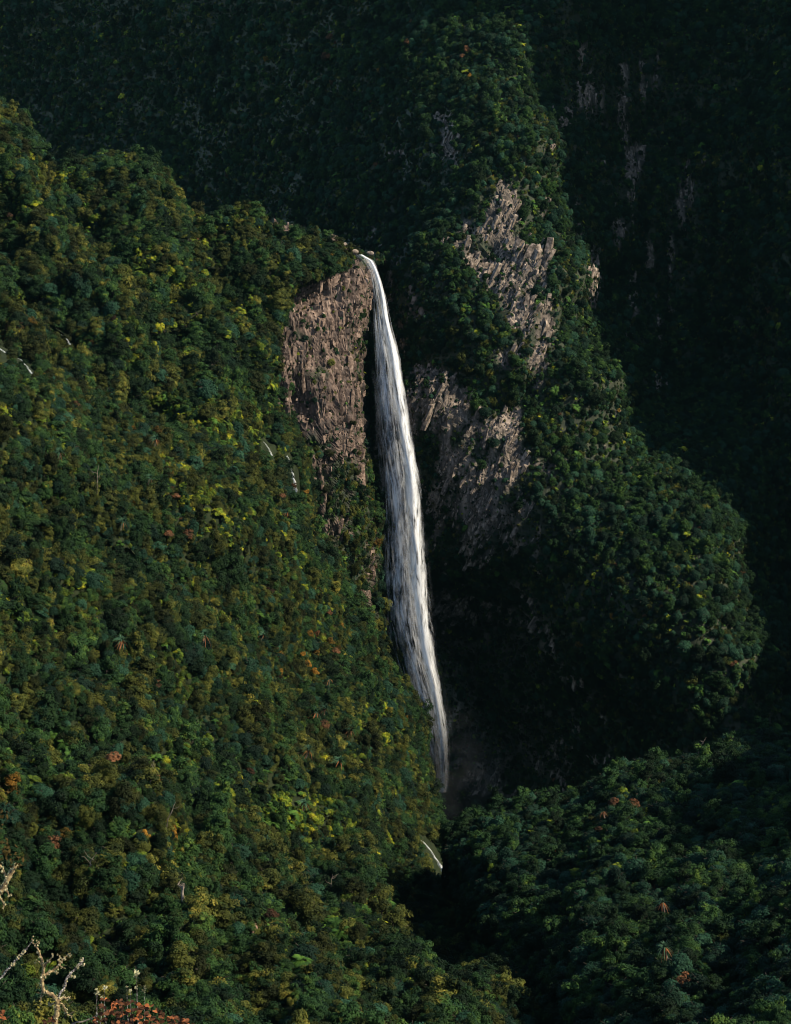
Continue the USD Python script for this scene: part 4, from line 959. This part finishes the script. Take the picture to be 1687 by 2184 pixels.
# pale dead trunks on the slopes
def snag(name, px, py, sh, h, r, lean, words, look='pale_bark', seed=0, twigs=3):
    p, nn, D = surface_at(sh, px, py)
    base = p + nn * .5
    rg = np.random.default_rng(seed)
    t = thing(name, base, label=words, cat='dead tree')
    top = np.array([lean * h, 0, h])
    obj('trunk', tube([[0, 0, -1], top * .35 + rg.normal(size=3) * .08 * h * .3, top * .7 + rg.normal(size=3) * .03 * h, top], [r * 1.2, r, r * .75, r * .3], 7, seed), look, t)
    for k in range(twigs):
        f = rg.uniform(.45, .95); th = rg.uniform(0, 2 * np.pi); b = top * f
        e = b + np.array([math.cos(th), math.sin(th), rg.uniform(.3, 1)]) * h * rg.uniform(.15, .35)
        obj('branch', tube([b, (b + e) / 2 + rg.normal(size=3) * .05 * h, e], [r * .5, r * .35, r * .12], 5, seed + k), look, t)


snag('dead_tree', 393, 1962, slope3, 4.5, .28, .05, 'pale bare trunk standing on the near slope', seed=1)
snag('dead_tree', 184, 1895, slope3, 4.5, .10, .35, 'thin forked grey snag on the near slope at the left', seed=2)
snag('dead_tree', 312, 1690, slope3, 4.0, .09, .25, 'thin white snag on the crest of the near ridge', seed=3)
snag('dead_tree', 345, 1765, slope3, 3.0, .08, .4, 'small white bent snag below the near ridge', seed=4, twigs=2)
snag('dead_tree', 968, 2085, slope2, 4.0, .08, .9, 'fallen looking grey stick above the dark gully at the bottom', seed=5, twigs=1)
snag('dead_tree', 700, 1915, slope2, 4.5, .07, .2, 'slender grey snag on the lower part of the broad slope', seed=6)
snag('dead_tree', 202, 1045, slope2, 6.0, .12, .1, 'tall thin twig standing out of the broad left slope', seed=7)
snag('dead_tree', 1490, 1604, spur, 3.0, .10, .6, 'pale leaning twigs on the crest of the spur', seed=8, twigs=4)
snag('dead_tree', 1300, 1725, spur, 2.2, .10, .3, 'pale stub on the spur beside the red brown ferns', seed=9, twigs=4)

# bare earth showing in the gully of the near slope
for n, (x, y, a, b) in enumerate(earth):
    p, nn, D = surface_at(slope3, x, y)
    rg = np.random.default_rng(n); m = trimesh.creation.icosphere(3); k = D * 2 * TX / 1687
    v = m.vertices * [a * k * .9, 2.0, b * k * 1.1]; v = v * (1 + .5 * fbm(v, 2.0, 3, n))[:, None]
    obj('earth_bank', (v + p + nn * .2, m.faces), 'bare_earth', smooth=40, label=('bare reddish earth in the gully of the near slope, ' + ['tall middle scar', 'small pale scar', 'broad lowest scar', 'topmost scar'][n]), cat='earth bank')

# ------------------------------------------------------------------ the lichen covered dead tree and the red bush close to the viewer
K = 50.0                                                    # metres to the tree
U = K * 2 * TX / 1687                                       # metres per unit of the photograph there
near = lambda x, y, d=0.0: at(x * .2528, y * .2528 + 1919.5, K + d)
rgn = np.random.default_rng(77)


def limb(pts, r, parent, name='branch', look='lichen_bark', seed=0, depth=0.0):
    P = np.array([near(x, y, depth + (q[0] if q else 0)) for x, y, *q in pts]); n = len(P)
    t = np.linspace(0, 1, n); T = np.linspace(0, 1, n * 4)
    C = PchipInterpolator(t, P)(T) + np.random.default_rng(seed).normal(0, .008, (n * 4, 3))
    rr = np.interp(T, np.linspace(0, 1, len(r)), r) * .2528 * U * .85
    b = obj(name, tube(C, rr, 9, seed, .28), look, parent, smooth=True)
    return b, C, rr


def lichen(P, radius, parent, n=22, leaf=.03, look='lichen_tuft', seed=0):
    rg = np.random.default_rng(seed)
    k = rg.normal(size=(n, 3)); k /= np.linalg.norm(k, axis=1, keepdims=True)
    return leaves(P + k * radius * rg.uniform(.4, 1, (n, 1)), k + rg.normal(size=(n, 3)) * .3, leaf, rg, long=1.3)


snags = thing('dead_tree', label='bare lichen crusted tree close by at the bottom left', cat='dead tree')
LIMBS = [([(455, 1500), (460, 1250), (466, 1046), (478, 950), (488, 880)], [34, 30, 26, 24, 22], 'trunk'),
         ([(488, 880), (470, 830), (420, 790, -.1), (370, 770, -.15), (355, 690, -.2), (362, 620, -.2), (368, 560, -.25), (345, 490, -.3), (325, 430, -.3), (305, 395, -.3), (276, 355, -.3), (268, 315, -.3)], [21, 20, 20, 18, 16, 15, 12, 9, 7, 5], 'branch'),
         ([(296, 378, -.3), (315, 362, -.3), (338, 347, -.3)], [6, 5, 3], 'branch'), ([(366, 555, -.25), (335, 528, -.2), (305, 508, -.2)], [7, 5, 2], 'branch'), ([(372, 565, -.25), (400, 520, -.3), (428, 492, -.35), (455, 448, -.4)], [11, 9, 6, 2], 'branch'),
         ([(372, 640, -.2), (410, 612, -.15), (452, 588, -.1), (498, 545, -.1), (502, 490, -.1), (490, 458, -.1)], [15, 13, 11, 8, 5, 2], 'branch'), ([(500, 545, -.1), (535, 500), (565, 475, .05), (592, 448, .1)], [9, 7, 4, 2], 'branch'), ([(498, 548, -.1), (522, 565), (550, 570)], [6, 4, 2], 'branch'), ([(495, 560, -.1), (480, 600, -.1), (478, 632, -.1)], [6, 4, 2], 'branch'),
         ([(490, 850), (528, 832, .1), (560, 826, .15), (595, 818, .2)], [14, 12, 9, 4], 'branch'), ([(505, 870), (540, 895, .1), (555, 945, .15), (575, 968, .2), (615, 974, .2)], [9, 9, 8, 6, 4], 'branch'), ([(460, 870), (430, 880, .1), (405, 868, .1)], [9, 7, 3], 'branch'), ([(350, 780, -.1), (345, 830, -.1), (350, 880, -.1)], [7, 4, 2], 'branch')]
for n, (pts, r, nm) in enumerate(LIMBS):
    b, C, rr = limb(pts, r, snags, nm, seed=n)
    tuft = [lichen(C[i] + rgn.normal(0, .02, 3), rr[i] * rgn.uniform(1.0, 1.9), None, 14, .028, seed=n * 40 + i) for i in range(3, len(C)) if rgn.uniform() < .5]
    if tuft:
        obj('lichen', join(tuft), 'lichen_tuft', b)
b, C, rr = limb([(492, 840), (515, 780, .3), (545, 735, .5), (556, 680, .6), (590, 625, .7), (625, 590, .8), (655, 560, .9), (690, 520, 1.0), (704, 490, 1.0)], [11, 11, 12, 10, 13, 11, 13, 18, 10], snags, 'branch', 'dark_bark', 31)
tag(b, label='dark limb dotted with white lichen')
obj('lichen', join([lichen(near(x, y, .8), .05 * s, None, 26, .03, seed=int(x)) for x, y, s in ((545, 720, 1.1), (560, 685, .8), (600, 610, .9), (628, 648, .9), (655, 565, 1), (690, 505, 1.3), (704, 545, 1.2), (535, 760, 1), (600, 640, .7))]), 'lichen_tuft', b)
limb([(600, 1060), (640, 1032), (715, 1020), (800, 985), (860, 960)], [7, 7, 8, 5, 2], snags, 'branch', 'pale_bark', 33)

arm = thing('dead_branch', label='dark leaning branch with lichen, crossing behind the top of the lichen crusted tree', cat='dead branch')
b, C, rr = limb([(-60, 700, 2), (20, 640, 2), (60, 598, 2), (100, 548, 2), (150, 492, 2), (205, 432, 2), (250, 375, 2), (275, 330, 2)], [14, 12, 11, 10, 9, 8, 6, 2], arm, 'branch', 'dark_bark', 35)
obj('lichen', join([lichen(near(x, y, 2), .05, None, 24, .03, seed=int(x) + 3) for x, y in ((100, 545), (118, 540), (150, 490), (190, 450), (205, 430), (172, 470))]), 'lichen_tuft', b)

# lichened branch at the left edge, higher up
edge = thing('dead_branch', label='pale lichen covered branch at the left edge of the picture', cat='dead branch')
pts = [(-40, 1935), (-10, 1912), (6, 1895), (16, 1876), (24, 1862), (34, 1845)]
for n, (q, r) in enumerate(((pts, [.06, .055, .05, .035]), ([(6, 1895), (14, 1900), (20, 1912)], [.03, .02, .01]), ([(-10, 1912), (4, 1920), (8, 1935)], [.03, .02, .01]), ([(16, 1876), (10, 1862), (4, 1850), (-6, 1840)], [.03, .025, .02, .01]))):
    P = np.array([at(x, y, K) for x, y in q]); t = np.linspace(0, 1, len(P)); T = np.linspace(0, 1, len(P) * 4)
    C = PchipInterpolator(t, P)(T); rr = np.interp(T, np.linspace(0, 1, len(r)), r)
    b = obj('branch', tube(C, rr, 8, n + 60, .25), 'lichen_bark', edge, smooth=True)
    obj('lichen', join([lichen(C[i] + rgn.normal(0, .02, 3), rr[i] * 1.6, None, 16, .032, seed=i + n * 30) for i in range(2, len(C)) if rgn.uniform() < .7]), 'lichen_tuft', b)
obj('foliage', join([leaves(at(x, y, K) + np.random.default_rng(n).normal(0, .10, (16, 3)), np.random.default_rng(n).normal(0, .6, (16, 3)) + [0, -.4, .6], .06, np.random.default_rng(n + 9)) for n, (x, y) in enumerate(((2, 1800), (14, 1812), (-4, 1770), (6, 1830), (30, 1838), (10, 1735), (0, 1695)))]), 'orange_leaf', edge)


def leaf_mesh(c, d, nrm, L, Wd, curl):
    """One oval leaf, folded along its rib and curled."""
    d = d / np.linalg.norm(d); nrm = nrm - d * (nrm @ d); nrm /= np.linalg.norm(nrm); s = np.cross(nrm, d)
    t = np.array([0, .22, .5, .78, 1.0]); w = np.array([.02, .36, .5, .38, .03]) * Wd
    C = c + d * (t * L)[:, None] - nrm * (curl * L * (t - .3) ** 2)[:, None]
    V = np.stack([C - s * w[:, None] + nrm * (w * .35)[:, None], C, C + s * w[:, None] + nrm * (w * .35)[:, None]], 1).reshape(-1, 3)
    F = []
    for i in range(4):
        a = 3 * i
        for b in (0, 1):
            F += [[a + b, a + b + 1, a + b + 4], [a + b, a + b + 4, a + b + 3]]
    return V, np.array(F)


bush = thing('red_bush', label='bush with glossy orange red leaves at the bottom left', cat='bush')
rg = np.random.default_rng(5)
root = at(330, 2420, K + .6)
heads = []
for _ in range(400):
    x, y = rg.uniform(790, 1640), rg.uniform(800, 1200)
    top = np.interp(x, [790, 860, 880, 970, 1060, 1150, 1260, 1330, 1400, 1480, 1590, 1640], [960, 930, 830, 808, 830, 850, 870, 920, 960, 955, 1010, 1050])
    if y > top + 14 and all(math.hypot(x - a, y - b) > 36 for a, b in heads):
        heads.append((x, y))
heads += [(395, 1030), (430, 1010), (20, 960), (55, 1000), (0, 1000), (415, 1080)]
for n, (x, y) in enumerate(heads):
    dd = rg.uniform(-.5, .5)
    p = near(x, y, dd)
    if n % 3 == 0 and x > 700:
        obj('stem', tube([root + rg.normal(0, .15, 3), (root * .4 + p * .6) + rg.normal(0, .06, 3), p], [.022, .014, .006], 5, n), 'trunk_bark', bush)
    for k in range(5 if n < 36 else 4):
        th = rg.uniform(0, 2 * np.pi)
        d = np.array([math.cos(th), math.sin(th), rg.uniform(-.1, .7)])
        obj('leaf', leaf_mesh(p, d, np.array([.15, -.8, .8]) + rg.normal(0, .4, 3), rg.uniform(.10, .16), rg.uniform(.06, .095), rg.uniform(.1, .6)), 'red_leaf', bush)
print('heads', len(heads))
fl = thing('flower_stalk', label='thin stalks with pale cream buds behind the red bush', cat='flower')
for n, (x, y, s) in enumerate(((1150, 610, 1.2), (1153, 650, 1.2), (1215, 740, .8), (1212, 770, .8), (885, 738, .9), (820, 790, 1.1), (812, 760, .7), (1070, 735, .6), (1097, 765, .7), (1150, 740, .7), (858, 820, .6))):
    p = near(x, y, 1.0)
    if n not in (1, 3):
        obj('stalk', tube([near(x + rg.uniform(-30, 30), 1150, .8), near(x + rg.uniform(-12, 12), (y + 1150) / 2, 1.0), p], [.009, .007, .004], 5, n), 'dark_bark', fl)
    k = rg.normal(size=(9, 3)); k /= np.linalg.norm(k, axis=1, keepdims=True)
    obj('bud', join([leaf_mesh(p, q + [0, 0, .5], np.cross(q, [.3, .2, 1]), .07 * s, .035 * s, .4) for q in k]), 'bud_petal', fl)
